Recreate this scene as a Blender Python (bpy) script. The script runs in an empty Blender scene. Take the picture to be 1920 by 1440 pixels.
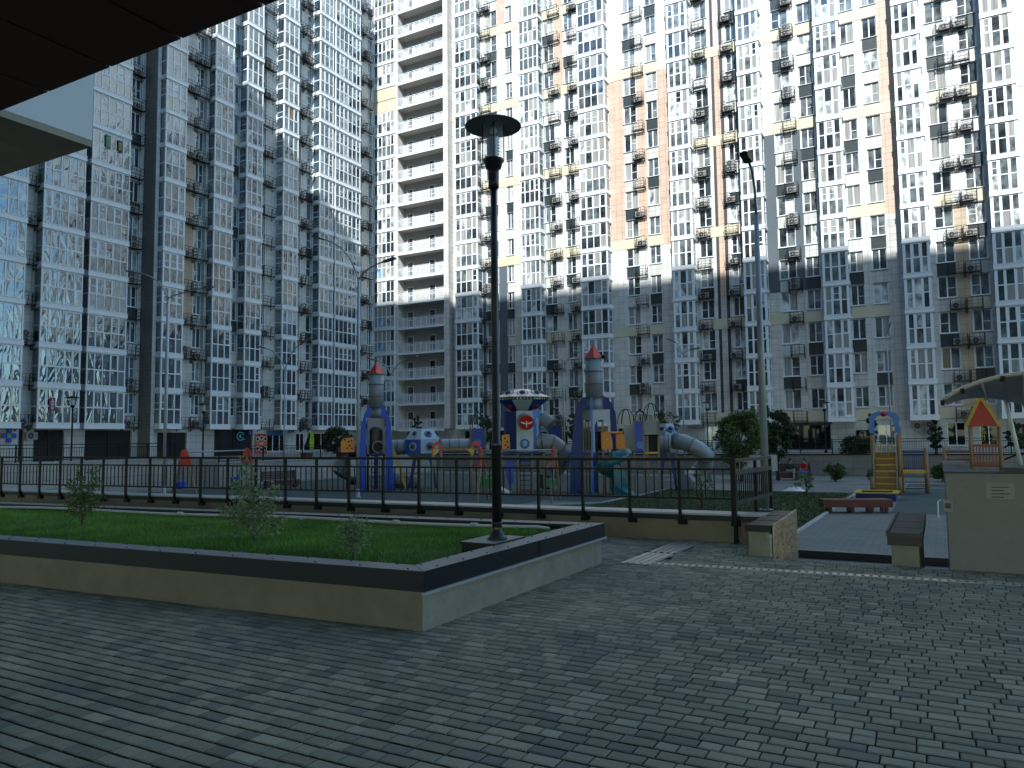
import bpy, math, random
from mathutils import Matrix, Vector
random.seed(7)
S = bpy.context.scene
C = S.collection
# ------------------------------------------------------------------ camera
YAW, PITCH, ROLL, F = 0.508385894, 0.0713008827, -0.0115096668, 1432.365
cy, sy = math.cos(YAW), math.sin(YAW)
FW = Vector((-sy*math.cos(PITCH), cy*math.cos(PITCH), math.sin(PITCH)))
RT = Vector((cy, sy, 0)); UP = RT.cross(FW)
R2 = RT*math.cos(ROLL)+UP*math.sin(ROLL); U2 = -RT*math.sin(ROLL)+UP*math.cos(ROLL)
cd = bpy.data.cameras.new('camera'); cam = bpy.data.objects.new('camera', cd); C.objects.link(cam)
M = Matrix.Identity(4)
for i in range(3): M[i][0] = R2[i]; M[i][1] = U2[i]; M[i][2] = -FW[i]
cam.matrix_world = M
cd.sensor_width = 36; cd.lens = F/1920*36; cd.clip_start = .05; cd.clip_end = 2000
S.camera = cam
# ------------------------------------------------------------------ world, sun, exposure
SUN = Vector((0.40, -1.0, 0.80)).normalized()
el = math.asin(SUN.z)
W = bpy.data.worlds.new('World'); S.world = W; W.use_nodes = True
nt = W.node_tree; nt.nodes.clear()
sky = nt.nodes.new('ShaderNodeTexSky'); sky.sky_type = 'NISHITA'; sky.sun_disc = False
sky.sun_elevation = el; sky.sun_rotation = math.atan2(SUN.x, SUN.y); sky.air_density = 1.0; sky.dust_density = 0.6; sky.ozone_density = 0.5
bg = nt.nodes.new('ShaderNodeBackground'); bg.inputs[1].default_value = 0.15
wo = nt.nodes.new('ShaderNodeOutputWorld')
tn = nt.nodes.new('ShaderNodeMix'); tn.data_type = 'RGBA'; tn.blend_type = 'MULTIPLY'; tn.inputs[0].default_value = 1; tn.inputs[7].default_value = (.80, 1.0, 1.06, 1)
nt.links.new(sky.outputs[0], tn.inputs[6]); nt.links.new(tn.outputs[2], bg.inputs[0]); nt.links.new(bg.outputs[0], wo.inputs[0])
sl = bpy.data.lights.new('sun', 'SUN'); sl.energy = 3.7; sl.angle = math.radians(.5); sl.color = (1, .98, .94)
so = bpy.data.objects.new('sun', sl); C.objects.link(so); so.rotation_euler = SUN.to_track_quat('Z', 'Y').to_euler()
S.view_settings.view_transform = 'Standard'; S.view_settings.look = 'None'
S.view_settings.gamma = 1; S.view_settings.exposure = 1.22
S.render.engine = 'CYCLES'; S.cycles.max_bounces = 6; S.cycles.diffuse_bounces = 3; S.cycles.glossy_bounces = 3
S.render.resolution_x = 1024; S.render.resolution_y = 768
# ------------------------------------------------------------------ helpers
def ray(px, py): return FW + R2*((px-960)/F) - U2*((py-720)/F)
def onz(px, py, z): d = ray(px, py); return d*(z/d.z)
def ony(px, py, y): d = ray(px, py); return d*(y/d.y)
def onx(px, py, x): d = ray(px, py); return d*(x/d.x)
def put(o, label=None, cat=None, group=None, kind=None):
    if label: o['label'] = label
    if cat: o['category'] = cat
    if group: o['group'] = group
    if kind: o['kind'] = kind
    return o
def thing(name, label, cat, loc=(0,0,0), rz=0, group=None):
    o = bpy.data.objects.new(name, None); C.objects.link(o); o.location = loc; o.rotation_euler = (0,0,rz)
    o.empty_display_size = .1
    return put(o, label, cat, group)
class MB:
    def __init__(s): s.v=[]; s.f=[]; s.m=[]; s.s=[]
    def face(s, idx, m=0, sm=False): s.f.append(idx); s.m.append(m); s.s.append(sm)
    def quad(s, a, b, c, d, m=0):
        n=len(s.v); s.v += [tuple(a),tuple(b),tuple(c),tuple(d)]; s.face((n,n+1,n+2,n+3), m); return s
    def box(s, x0,x1,y0,y1,z0,z1, m=0, M=None):
        if x0>x1: x0,x1=x1,x0
        if y0>y1: y0,y1=y1,y0
        if z0>z1: z0,z1=z1,z0
        n=len(s.v)
        p=[(x0,y0,z0),(x1,y0,z0),(x1,y1,z0),(x0,y1,z0),(x0,y0,z1),(x1,y0,z1),(x1,y1,z1),(x0,y1,z1)]
        if M is not None: p=[tuple(M@Vector(q)) for q in p]
        s.v+=p
        for f in ((0,3,2,1),(4,5,6,7),(0,1,5,4),(1,2,6,5),(2,3,7,6),(3,0,4,7)): s.face(tuple(n+i for i in f), m)
        return s
    def bar(s, p, q, w, h=None, m=0):
        p=Vector(p); q=Vector(q); h=h or w; d=q-p; L=d.length
        if L<1e-6: return s
        d/=L; a=Vector((0,0,1)) if abs(d.z)<.99 else Vector((0,1,0))
        x=d.cross(a).normalized(); y=x.cross(d).normalized()
        MM=Matrix(((x.x,d.x,y.x,p.x),(x.y,d.y,y.y,p.y),(x.z,d.z,y.z,p.z),(0,0,0,1)))
        return s.box(-w/2,w/2,0,L,-h/2,h/2,m,MM)
    def tube(s, pts, r, n=8, m=0, cap=True, sm=True):
        pts=[Vector(p) for p in pts]; rs=r if isinstance(r,(list,tuple)) else [r]*len(pts)
        base=len(s.v); prev=None
        for i,p in enumerate(pts):
            t=(pts[min(i+1,len(pts)-1)]-pts[max(i-1,0)]).normalized()
            if prev is None:
                a=Vector((0,0,1)) if abs(t.z)<.9 else Vector((1,0,0)); x=t.cross(a).normalized()
            else: x=(prev-t*prev.dot(t)).normalized()
            prev=x; y=t.cross(x)
            for k in range(n):
                an=2*math.pi*k/n; s.v.append(tuple(p+(x*math.cos(an)+y*math.sin(an))*rs[i]))
        for i in range(len(pts)-1):
            for k in range(n):
                a=base+i*n+k; b=base+i*n+(k+1)%n; s.face((a,b,b+n,a+n),m,sm)
        if cap:
            s.face(tuple(base+k for k in reversed(range(n))),m); e=base+(len(pts)-1)*n; s.face(tuple(e+k for k in range(n)),m)
        return s
    def lathe(s, prof, n=20, c=(0,0,0), m=0, sm=True):
        base=len(s.v)
        for r,z in prof:
            for k in range(n):
                a=2*math.pi*k/n; s.v.append((c[0]+r*math.cos(a),c[1]+r*math.sin(a),c[2]+z))
        for i in range(len(prof)-1):
            for k in range(n):
                a=base+i*n+k; b=base+i*n+(k+1)%n; s.face((a,b,b+n,a+n),m,sm)
        s.face(tuple(base+k for k in reversed(range(n))),m); e=base+(len(prof)-1)*n; s.face(tuple(e+k for k in range(n)),m)
        return s
    def prism(s, poly, y0, y1, m=0, ax='y', M=None):      # polygon in x,z extruded along y (or in x,y along z)
        n=len(poly); b=len(s.v)
        for t in (y0,y1):
            for (a,c) in poly:
                v=(a,t,c) if ax=='y' else ((t,a,c) if ax=='x' else (a,c,t))
                s.v.append(tuple(M@Vector(v)) if M is not None else v)
        s.face(tuple(b+i for i in range(n)),m); s.face(tuple(b+n+i for i in reversed(range(n))),m)
        for i in range(n):
            j=(i+1)%n; s.face((b+j,b+i,b+n+i,b+n+j),m)
        return s
    def ball(s, c, r, n=10, m=0):
        rr=r if isinstance(r,(tuple,list)) else (r,r,r); b=len(s.v); h=n//2
        for i in range(h+1):
            t=math.pi*i/h
            for k in range(n):
                a=2*math.pi*k/n; s.v.append((c[0]+rr[0]*math.sin(t)*math.cos(a),c[1]+rr[1]*math.sin(t)*math.sin(a),c[2]+rr[2]*math.cos(t)))
        for i in range(h):
            for k in range(n):
                a=b+i*n+k; d=b+i*n+(k+1)%n; s.face((a,a+n,d+n,d),m,True)
        return s
    def mesh(s, name, mats):
        me=bpy.data.meshes.new(name); me.from_pydata(s.v,[],s.f)
        for t in (mats if isinstance(mats,(list,tuple)) else [mats]): me.materials.append(t)
        me.polygons.foreach_set('material_index', s.m); me.polygons.foreach_set('use_smooth', s.s); me.update()
        return me
    def obj(s, name, mats, parent=None, loc=None, rz=None, fix=False):
        me=s.mesh(name, mats)
        if fix:
            import bmesh
            bm=bmesh.new(); bm.from_mesh(me); bmesh.ops.recalc_face_normals(bm, faces=bm.faces); bm.to_mesh(me); bm.free()
        return inst(name, me, parent, loc, rz)
def inst(name, me, parent=None, loc=None, rz=None):
    o=bpy.data.objects.new(name, me); C.objects.link(o)
    if parent: o.parent=parent
    if loc is not None: o.location=loc
    if rz is not None: o.rotation_euler=(0,0,rz)
    return o
def struct(o): o['kind']='structure'; return o
# ------------------------------------------------------------------ materials
def mat(name, col, rough=.6, metal=0, var=.12, scale=3, bump=0, bscale=30, spec=.5, ior=1.5, stain=0):
    m=bpy.data.materials.new(name); m.use_nodes=True; n=m.node_tree.nodes; l=m.node_tree.links
    b=n['Principled BSDF']; b.inputs['Roughness'].default_value=rough; b.inputs['Metallic'].default_value=metal
    b.inputs['Specular IOR Level'].default_value=spec; b.inputs['IOR'].default_value=ior
    tc=n.new('ShaderNodeTexCoord')
    if var>0:
        nz=n.new('ShaderNodeTexNoise'); nz.inputs['Scale'].default_value=scale; nz.inputs['Detail'].default_value=6
        l.new(tc.outputs['Object'],nz.inputs['Vector'])
        mx=n.new('ShaderNodeMix'); mx.data_type='RGBA'
        mx.inputs[6].default_value=[c*(1-var*1.6) for c in col]+[1]; mx.inputs[7].default_value=[min(1,c*(1+var*1.6)) for c in col]+[1]
        l.new(nz.outputs['Fac'],mx.inputs[0]); out=mx.outputs[2]
        if stain:
            n2=n.new('ShaderNodeTexNoise'); n2.inputs['Scale'].default_value=scale*.35; n2.inputs['Detail'].default_value=8; n2.inputs['Roughness'].default_value=.7
            l.new(tc.outputs['Object'],n2.inputs['Vector'])
            cr=n.new('ShaderNodeValToRGB'); cr.color_ramp.elements[0].position=.42; cr.color_ramp.elements[1].position=.62
            cr.color_ramp.elements[0].color=(1-stain,1-stain,1-stain,1); cr.color_ramp.elements[1].color=(1,1,1,1)
            l.new(n2.outputs['Fac'],cr.inputs[0]); m2=n.new('ShaderNodeMix'); m2.data_type='RGBA'; m2.blend_type='MULTIPLY'; m2.inputs[0].default_value=1
            l.new(out,m2.inputs[6]); l.new(cr.outputs[0],m2.inputs[7]); out=m2.outputs[2]
        l.new(out,b.inputs['Base Color'])
    else: b.inputs['Base Color'].default_value=list(col)+[1]
    if bump:
        nb=n.new('ShaderNodeTexNoise'); nb.inputs['Scale'].default_value=bscale; nb.inputs['Detail'].default_value=4
        l.new(tc.outputs['Object'],nb.inputs['Vector']); bp=n.new('ShaderNodeBump'); bp.inputs['Strength'].default_value=bump; bp.inputs['Distance'].default_value=.02
        l.new(nb.outputs['Fac'],bp.inputs['Height']); l.new(bp.outputs[0],b.inputs['Normal'])
    return m
def tile(name, col, w=.6, h=.6, joint=.014, var=.07, rough=.45, off=0, dark=.45):
    m=bpy.data.materials.new(name); m.use_nodes=True; n=m.node_tree.nodes; l=m.node_tree.links
    b=n['Principled BSDF']; b.inputs['Roughness'].default_value=rough
    tc=n.new('ShaderNodeTexCoord'); sp=n.new('ShaderNodeSeparateXYZ'); l.new(tc.outputs['Object'],sp.inputs[0])
    ad=n.new('ShaderNodeMath'); l.new(sp.outputs[0],ad.inputs[0]); l.new(sp.outputs[1],ad.inputs[1])
    cb=n.new('ShaderNodeCombineXYZ'); l.new(ad.outputs[0],cb.inputs[0]); l.new(sp.outputs[2],cb.inputs[1])
    br=n.new('ShaderNodeTexBrick'); br.offset=off; br.inputs['Scale'].default_value=1; br.inputs['Brick Width'].default_value=w; br.inputs['Row Height'].default_value=h
    br.inputs['Mortar Size'].default_value=joint; br.inputs['Mortar Smooth'].default_value=.1
    br.inputs['Color1'].default_value=[c*(1-var) for c in col]+[1]; br.inputs['Color2'].default_value=[min(1,c*(1+var)) for c in col]+[1]
    br.inputs['Mortar'].default_value=[c*dark for c in col]+[1]
    l.new(cb.outputs[0],br.inputs['Vector'])
    nz=n.new('ShaderNodeTexNoise'); nz.inputs['Scale'].default_value=.9; nz.inputs['Detail'].default_value=6; l.new(tc.outputs['Object'],nz.inputs['Vector'])
    mr=n.new('ShaderNodeMapRange'); mr.inputs[1].default_value=.3; mr.inputs[2].default_value=.7; mr.inputs[3].default_value=.86; mr.inputs[4].default_value=1.06; l.new(nz.outputs['Fac'],mr.inputs[0])
    mx=n.new('ShaderNodeMix'); mx.data_type='RGBA'; mx.blend_type='MULTIPLY'; mx.inputs[0].default_value=1
    l.new(br.outputs[0],mx.inputs[6]); l.new(mr.outputs[0],mx.inputs[7]); l.new(mx.outputs[2],b.inputs['Base Color'])
    bp=n.new('ShaderNodeBump'); bp.invert=True; bp.inputs['Strength'].default_value=.5; bp.inputs['Distance'].default_value=.01
    l.new(br.outputs['Fac'],bp.inputs['Height']); l.new(bp.outputs[0],b.inputs['Normal'])
    return m
def glass(name, col, wav=.0, curtain=False, rough=.03, wscale=1.2, spec=.9):
    m=bpy.data.materials.new(name); m.use_nodes=True; n=m.node_tree.nodes; l=m.node_tree.links
    b=n['Principled BSDF']; b.inputs['Roughness'].default_value=rough; b.inputs['IOR'].default_value=2.1 if wav else 1.55; b.inputs['Specular IOR Level'].default_value=spec
    b.inputs['Specular Tint'].default_value=(.80,.93,1,1); tc=n.new('ShaderNodeTexCoord'); gp=n.new('ShaderNodeNewGeometry')
    mp=n.new('ShaderNodeMapping'); l.new(gp.outputs['Position'],mp.inputs[0]); mp.inputs['Scale'].default_value=(9,9,.3) if curtain else (1.4,1.4,1.1)
    nz=n.new('ShaderNodeTexNoise'); nz.inputs['Scale'].default_value=1; nz.inputs['Detail'].default_value=4; l.new(mp.outputs[0],nz.inputs['Vector'])
    cr=n.new('ShaderNodeValToRGB'); cr.color_ramp.elements[0].position=.35; cr.color_ramp.elements[1].position=.68
    a=.72 if curtain else .35; cr.color_ramp.elements[0].color=[c*a for c in col]+[1]; cr.color_ramp.elements[1].color=[min(1,c*(1.25 if curtain else 2.0)) for c in col]+[1]
    l.new(nz.outputs['Fac'],cr.inputs[0]); l.new(cr.outputs[0],b.inputs['Base Color'])
    if wav:
        m2=n.new('ShaderNodeMapping'); l.new(gp.outputs['Position'],m2.inputs[0]); m2.inputs['Scale'].default_value=(wscale,wscale,wscale*.45)
        n2=n.new('ShaderNodeTexNoise'); n2.inputs['Scale'].default_value=1; n2.inputs['Detail'].default_value=2; n2.inputs['Distortion'].default_value=1.5; l.new(m2.outputs[0],n2.inputs['Vector'])
        bp=n.new('ShaderNodeBump'); bp.inputs['Strength'].default_value=1; bp.inputs['Distance'].default_value=wav
        l.new(n2.outputs['Fac'],bp.inputs['Height']); l.new(bp.outputs[0],b.inputs['Normal'])
    return m
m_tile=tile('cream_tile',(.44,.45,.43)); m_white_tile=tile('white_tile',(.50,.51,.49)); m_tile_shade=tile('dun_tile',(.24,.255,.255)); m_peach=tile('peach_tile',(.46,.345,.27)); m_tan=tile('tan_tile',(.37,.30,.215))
m_band=mat('yellow_band',(.47,.44,.325),.6,var=.05); m_grey=tile('grey_stone_tile',(.20,.195,.18),.9,.45,rough=.4); m_slate=mat('slate_panel',(.026,.038,.042),.3,var=.1,scale=2)
m_bluegrey=mat('blue_grey_render',(.065,.085,.10),.8,var=.06); m_brown=tile('brown_tile',(.17,.165,.15),.6,.3,dark=.6,rough=.6); m_stripe=mat('dark_stripe',(.035,.028,.028),.6,var=.1)
m_render=mat('grey_render',(.36,.36,.345),.85,var=.05,stain=.1); m_slab=mat('concrete_slab',(.42,.40,.37),.8,var=.08)
m_upvc=mat('white_upvc',(.60,.65,.68),.3,var=.03,scale=.6); m_iron=mat('black_iron',(.004,.004,.005),.5,var=.1,spec=.2); m_baskets=mat('basket_iron',(.016,.016,.016),.6,var=.2,spec=.25)
m_acw=mat('ac_casing',(.27,.28,.27),.45,var=.05,stain=.15); m_dark=mat('dark_void',(.008,.008,.009),.8,var=0); m_fan=mat('fan_grille',(.03,.03,.03),.5,var=0)
m_ground_tile=tile('ground_floor_tile',(.37,.35,.30),.9,.6,dark=.6)
G=[glass('pane_dark',(.024,.029,.032)),glass('pane_grey',(.085,.10,.105)),glass('pane_curtain',(.26,.265,.25),curtain=True),glass('pane_pale',(.32,.35,.35)),
   glass('pane_blue',(.10,.25,.45)),glass('pane_tan',(.20,.15,.08),curtain=True)]
GW=[glass('wavy_dark',(.010,.018,.026),.045,wscale=1.0),glass('wavy_grey',(.03,.048,.06),.055,wscale=1.1),glass('wavy_curtain',(.11,.14,.155),.04,curtain=True),glass('wavy_foil',(.17,.20,.22),.045,rough=.12,wscale=2.2),G[4],G[5]]
RIGHTW=[22,38,24,12,.25,1]; LEFTW=[24,42,20,8,.15,.8]
def pick(w):
    return random.choices(range(len(w)),w)[0]
# ------------------------------------------------------------------ facade kit   (local x along the wall, -y outwards)
H0=1.224; FH=3.0
def z_(k): return H0+FH*k
cache={}
def bay_mesh(w, dep, nc, sides, fw, variant):
    key=('bay',round(w,2),dep,nc,sides,fw,variant)
    if key in cache: return cache[key]
    r=random.Random(hash(key)&0xffff)
    b=MB(); p=.07
    xa=-p if 'L' in sides else -p*.5; xb=w+p if 'R' in sides else w+p*.5
    b.box(xa,xb,-dep-p,.0,-.06,.30); b.box(xa-.03,xb+.03,-dep-p-.03,-dep-p,.30,.335); b.box(xa-.02,xb+.02,-dep-p-.02,0,-.085,-.06)
    zt,zb=2.915,.30; zm=1.56 if fw<.15 else 1.62
    cw=fw*1.15
    for x in (0,w-cw): b.box(x,x+cw,-dep,-dep+cw,zb,zt)
    b.box(cw,w-cw,-dep+.01,-dep+.07,zt-.09,zt); b.box(cw,w-cw,-dep+.01,-dep+.07,zb,zb+.07)
    step=w/nc
    for i in range(1,nc):
        ww=fw*(1 if i%2 or nc<4 else .75); b.box(i*step-ww/2,i*step+ww/2,-dep+.005,-dep+.075,zb+.07,zt-.09)
    for i in range(nc):
        x0=i*step+(cw if i==0 else fw/2); x1=(i+1)*step-(cw if i==nc-1 else fw/2)
        b.box(x0,x1,-dep+.012,-dep+.06,zm-.045,zm+.045)
        if r.random()<.38:        # opening sash with its own frame
            y0=-dep; y1=-dep+.05; t=.05
            b.box(x0,x0+t,y0,y1,zm+.045,zt-.09); b.box(x1-t,x1,y0,y1,zm+.045,zt-.09); b.box(x0+t,x1-t,y0,y1,zt-.14,zt-.09); b.box(x0+t,x1-t,y0,y1,zm+.045,zm+.095)
            if r.random()<.5: b.box(x0+t,x1-t,y0,y1,zm+.55,zm+.6)
    for sd,xs in (('L',0),('R',w)):
        if sd not in sides: continue
        x0,x1=(xs+.01,xs+.06) if sd=='L' else (xs-.06,xs-.01)
        b.box(x0,x1,-dep+cw,0,zt-.09,zt); b.box(x0,x1,-dep+cw,0,zb,zb+.07); b.box(x0,x1,-dep+cw,0,zm-.045,zm+.045); b.box(x0,x1,-.08,0,zb+.07,zt-.09)
        if r.random()<.4: b.box(x0,x1,-dep+cw,-.08,zm+.5,zm+.55)
    b.box(.0,w,-dep+.0,0,zt,2.915+.0001+.02)
    me=b.mesh('bay_frame',[m_upvc]); cache[key]=me; return me
def bay_pane_mesh(w, dep, nc, sides, gset, wts, variant):
    key=('bp',round(w,2),dep,nc,sides,gset[0].name,tuple(wts),variant)
    if key in cache: return cache[key]
    b=MB(); step=w/nc; r=random
    base=pick(wts)
    def pane(a,c,z0,z1,side=None):
        m=base if r.random()<.35 else pick(wts)
        if m==5 and r.random()<.7: m=1
        t=[r.uniform(-.006,.006) for _ in range(4)]
        if side is None: b.quad((a,-dep+.035+t[0],z0),(c,-dep+.035+t[1],z0),(c,-dep+.035+t[2],z1),(a,-dep+.035+t[3],z1),m)
        elif side=='L': b.quad((.035+t[0],0,z0),(.035+t[1],-dep+.05,z0),(.035+t[2],-dep+.05,z1),(.035+t[3],0,z1),m)
        else: b.quad((w-.035+t[0],-dep+.05,z0),(w-.035+t[1],0,z0),(w-.035+t[2],0,z1),(w-.035+t[3],-dep+.05,z1),m)
    for i in range(nc):
        pane(i*step+.03,(i+1)*step-.0,.3,1.57); pane(i*step+.03,(i+1)*step,1.57,2.9)
    for sd in 'LR':
        if sd in sides: pane(0,0,.3,1.57,sd); pane(0,0,1.57,2.9,sd)
    me=b.mesh('bay_glazing',gset); cache[key]=me; return me
def win_mesh(w,h,variant):
    key=('win',round(w,2),h,variant)
    if key in cache: return cache[key]
    b=MB(); y0,y1=-(-.13),-(-.18); y0,y1=.13,.19
    t=.075
    b.box(0,t,y0,y1,0,h); b.box(w-t,w,y0,y1,0,h); b.box(t,w-t,y0,y1,0,t); b.box(t,w-t,y0,y1,h-t,h)
    c=w*.5
    if w>.8: b.box(c-.05,c+.05,y0,y1,t,h-t)
    if variant%3==1 and w>.8: b.box(t,c-.05,y0+.005,y1,h*.46,h*.46+.05)
    elif variant%3!=2: b.box((c+.05) if w>.8 else t,w-t,y0+.005,y1,h*.44,h*.44+.05)
    # outer trim and sill
    b.box(-.06,0,-.02,.0,-.02,h); b.box(w,w+.04,-.02,.0,-.02,h); b.box(-.10,w+.08,-.10,.13,-.06,-.02)
    me=b.mesh('window_frame',[m_upvc]); cache[key]=me; return me
def win_pane(w,h,gset,wts,variant):
    key=('wp',round(w,2),h,gset[0].name,variant)
    if key in cache: return cache[key]
    b=MB(); c=w/2
    m=pick(wts); r=random.uniform
    for a,d in (((.05,c),(c,w-.05)) if w>.8 else ((.05,w-.05),)):
        mm=m if random.random()<.6 else pick(wts)
        b.quad((a,.165+r(-.004,.004),.05),(d,.165+r(-.004,.004),.05),(d,.165+r(-.004,.004),h-.05),(a,.165+r(-.004,.004),h-.05),mm)
    me=b.mesh('window_glass',gset); cache[key]=me; return me
def basket_mesh(w=1.15):
    key=('bk',round(w,2))
    if key in cache: return cache[key]
    b=MB(); h=.88; d0=.5; d1=.66; t=.036; g=.04
    def P(x,f,z): return (x,-(g+(d0+(d1-d0)*z/h)*f),z)
    for x in (0,w): b.bar(P(x,0,0),P(x,1,0),t); b.bar(P(x,1,0),P(x,1,h),t); b.bar(P(x,0,h*.0),P(x,0,h),t)
    for z in (.06,.32,.6,h):
        b.bar(P(0,1,z),P(w,1,z),t*.8)
        for x in (0,w): b.bar(P(x,0,z),P(x,1,z),t*.8)
    for i in range(1,3): b.bar(P(w*i/3,1,0),P(w*i/3,1,h),t*.7)
    for i in range(6): b.bar((0,-g-.08*i-.05,0),(w,-g-.08*i-.05,0),.035,.02)
    b.bar((0,0,-.35),P(0,.95,0),t); b.bar((w,0,-.35),P(w,.95,0),t); b.bar((0,-.01,-.35),(0,-.01,.1),t); b.bar((w,-.01,-.35),(w,-.01,.1),t)
    me=b.mesh('air_conditioner_basket',[m_baskets]); cache[key]=me; return me
def ac_mesh(two=False):
    key=('ac',two)
    if key in cache: return cache[key]
    b=MB()
    for j in range(2 if two else 1):
        z=j*.56
        b.box(0,.8,-.3,0,z+.02,z+.55); b.box(.05,.12,-.28,-.02,z,z+.02); b.box(.68,.75,-.28,-.02,z,z+.02)
        b.tube([(.3,-.301,z+.285),(.3,-.312,z+.285)],.225,16,1); b.tube([(.3,-.312,z+.285),(.3,-.325,z+.285)],.05,8,0)
        for i in range(4): b.box(.57,.76,-.306,-.3,z+.12+.09*i,z+.15+.09*i,1)
    me=b.mesh('air_conditioner',[m_acw,m_fan]); cache[key]=me; return me
def strip_wall(b, u0,u1,z0,z1,ops,d,m,th=.3):
    """wall between u0,u1 with openings (u0,u1,z0,z1)"""
    us=sorted({u0,u1,*[o[0] for o in ops],*[o[1] for o in ops]})
    for a,c in zip(us,us[1:]):
        mid=(a+c)/2; ho=sorted([(o[2],o[3]) for o in ops if o[0]<mid<o[1]])
        z=z0
        for p,q in ho:
            if p>z: b.box(a,c,-d,th-d,z,p,m)
            z=max(z,q)
        if z<z1: b.box(a,c,-d,th-d,z,z1,m)
PAT={'A':{1,5,7,11,13,16},'B':{2,4,8,10,14,17},'-':set(),'S':{3,6,8,12,15}}
def facade(T, segs, ktop, ztop, gset, wts, fwall=.1):
    """segs: list of dicts; T: the building's empty"""
    mats=[m_tile,m_white_tile,m_peach,m_tan,m_band,m_grey,m_bluegrey,m_brown,m_stripe,m_render,m_slate,m_dark]
    IX=dict(tile=0,white=1,peach=2,tan=3,band=4,grey=5,blue=6,brown=7,stripe=8,render=9,slate=10,void=11)
    wall=MB()
    for s in segs:
        t=s['t']; u0,u1=s['u']; off=s.get('off',0)
        zones=s.get('zones',[]); bands=s.get('bands',()); basec=s.get('c','tile')
        def colour(k):
            for a,c,n in zones:
                if a<=k<c: return n
            return basec
        if t=='w':
            for k in range(0,ktop+1):
                n=colour(k); z=z_(k)
                if k in bands:
                    wall.box(u0,u1,-off-.03,max(.3,.3-off),z,z+1.0,IX['band']); wall.box(u0,u1,-off,max(.3,.3-off),z+1.0,z+3,IX[n])
                else: wall.box(u0,u1,-off,max(.3,.3-off),z,z+3,IX[n])
        elif t=='win':
            pat=PAT[s.get('p','-')]; hh=1.80
            for k in range(0,ktop+1):
                n=colour(k); z=z_(k)
                if k in pat: wall.box(u0,u1,-off-.012,.3-off,z+.03,z+1.12,IX['slate'])
                elif k in bands: wall.box(u0,u1,-off-.03,.3-off,z+.03,z+1.0,IX['band']); wall.box(u0,u1,-off,.3-off,z+1.0,z+1.12,IX[basec])
                else: wall.box(u0,u1,-off,.3-off,z+.03,z+1.12,IX[s.get('sc',n if n in('white','tile') else 'tile')])
                wall.box(u0,u1,-off,.3-off,z+1.12+hh+.05,z+3.03,IX['tile'])
                wall.box(u0,u1,.2-off,.3-off,z+1.12,z+1.12+hh+.05,IX['stripe'])
                if k<=s.get('kt',ktop):
                    v=random.randrange(6)
                    o=inst('window',win_mesh(u1-u0-.02,hh,v),T,(u0+.01,-off,z+1.16))
                    inst('window_glass',win_pane(u1-u0-.02,hh,gset,wts,random.randrange(14)),o)
        elif t=='bay':
            dep=s.get('d',1.1); nc=s.get('n',4); sides=s.get('s','R'); fw=s.get('fw',.11)
            wall.box(u0,u1,-off,.3-off,z_(0)-.0,z_(ktop+1),IX['tile'])
            for k in range(0,ktop+1):
                if k in s.get('solid',()):
                    q=MB(); q.box(0,u1-u0,-dep,0,-.1,2.9); q.box(-.05,u1-u0+.05,-dep-.06,0,1.35,1.5); q.obj('bay_panel',[m_band],T,(u0,-off,z_(k))); continue
                o=inst('glazed_bay',bay_mesh(u1-u0,dep,nc,sides,fw,random.randrange(5)),T,(u0,-off,z_(k)))
                inst('bay_glazing',bay_pane_mesh(u1-u0,dep,nc,sides,gset,s.get('wts',wts),random.randrange(12)),o)
        if 'bk' in s:
            for (a,c,prob) in s['bk']:
                for k in range(0,ktop+1):
                    bo=s.get('boff',off)
                    o=inst('air_conditioner_basket',basket_mesh(c-a),T,(a,-bo-.03,z_(k)+.06))
                    if random.random()<prob:
                        a2=inst('air_conditioner',ac_mesh(random.random()<.15),o,(random.uniform(.03,max(.04,c-a-.85)),-.08,.03))
        # plain storeys above the detailed ones
        wall.box(u0,u1,-off,max(.3,.3-off),z_(ktop+1),ztop,IX['tile'])
    return wall, mats, IX
def text_obj(txt, size, mt, parent=None, loc=(0,0,0), rot=(math.pi/2,0,0), depth=.01, name='lettering', ax='CENTER'):
    cu=bpy.data.curves.new('t','FONT'); cu.body=txt; cu.size=size; cu.extrude=depth; cu.align_x=ax; cu.align_y='CENTER'; cu.resolution_u=2; cu.space_line=.82
    to=bpy.data.objects.new('t',cu); C.objects.link(to)
    dg=bpy.context.evaluated_depsgraph_get(); dg.update()
    me=bpy.data.meshes.new_from_object(to.evaluated_get(dg)); me.name=name
    bpy.data.objects.remove(to); bpy.data.curves.remove(cu)
    me.materials.clear(); me.materials.append(mt)
    o=inst(name,me,parent,loc); o.rotation_euler=rot; return o
YW=73.25; XWL=-57.47; XW0=-58.69
TZ=-1.3      # terrace level
KT=17
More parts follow.
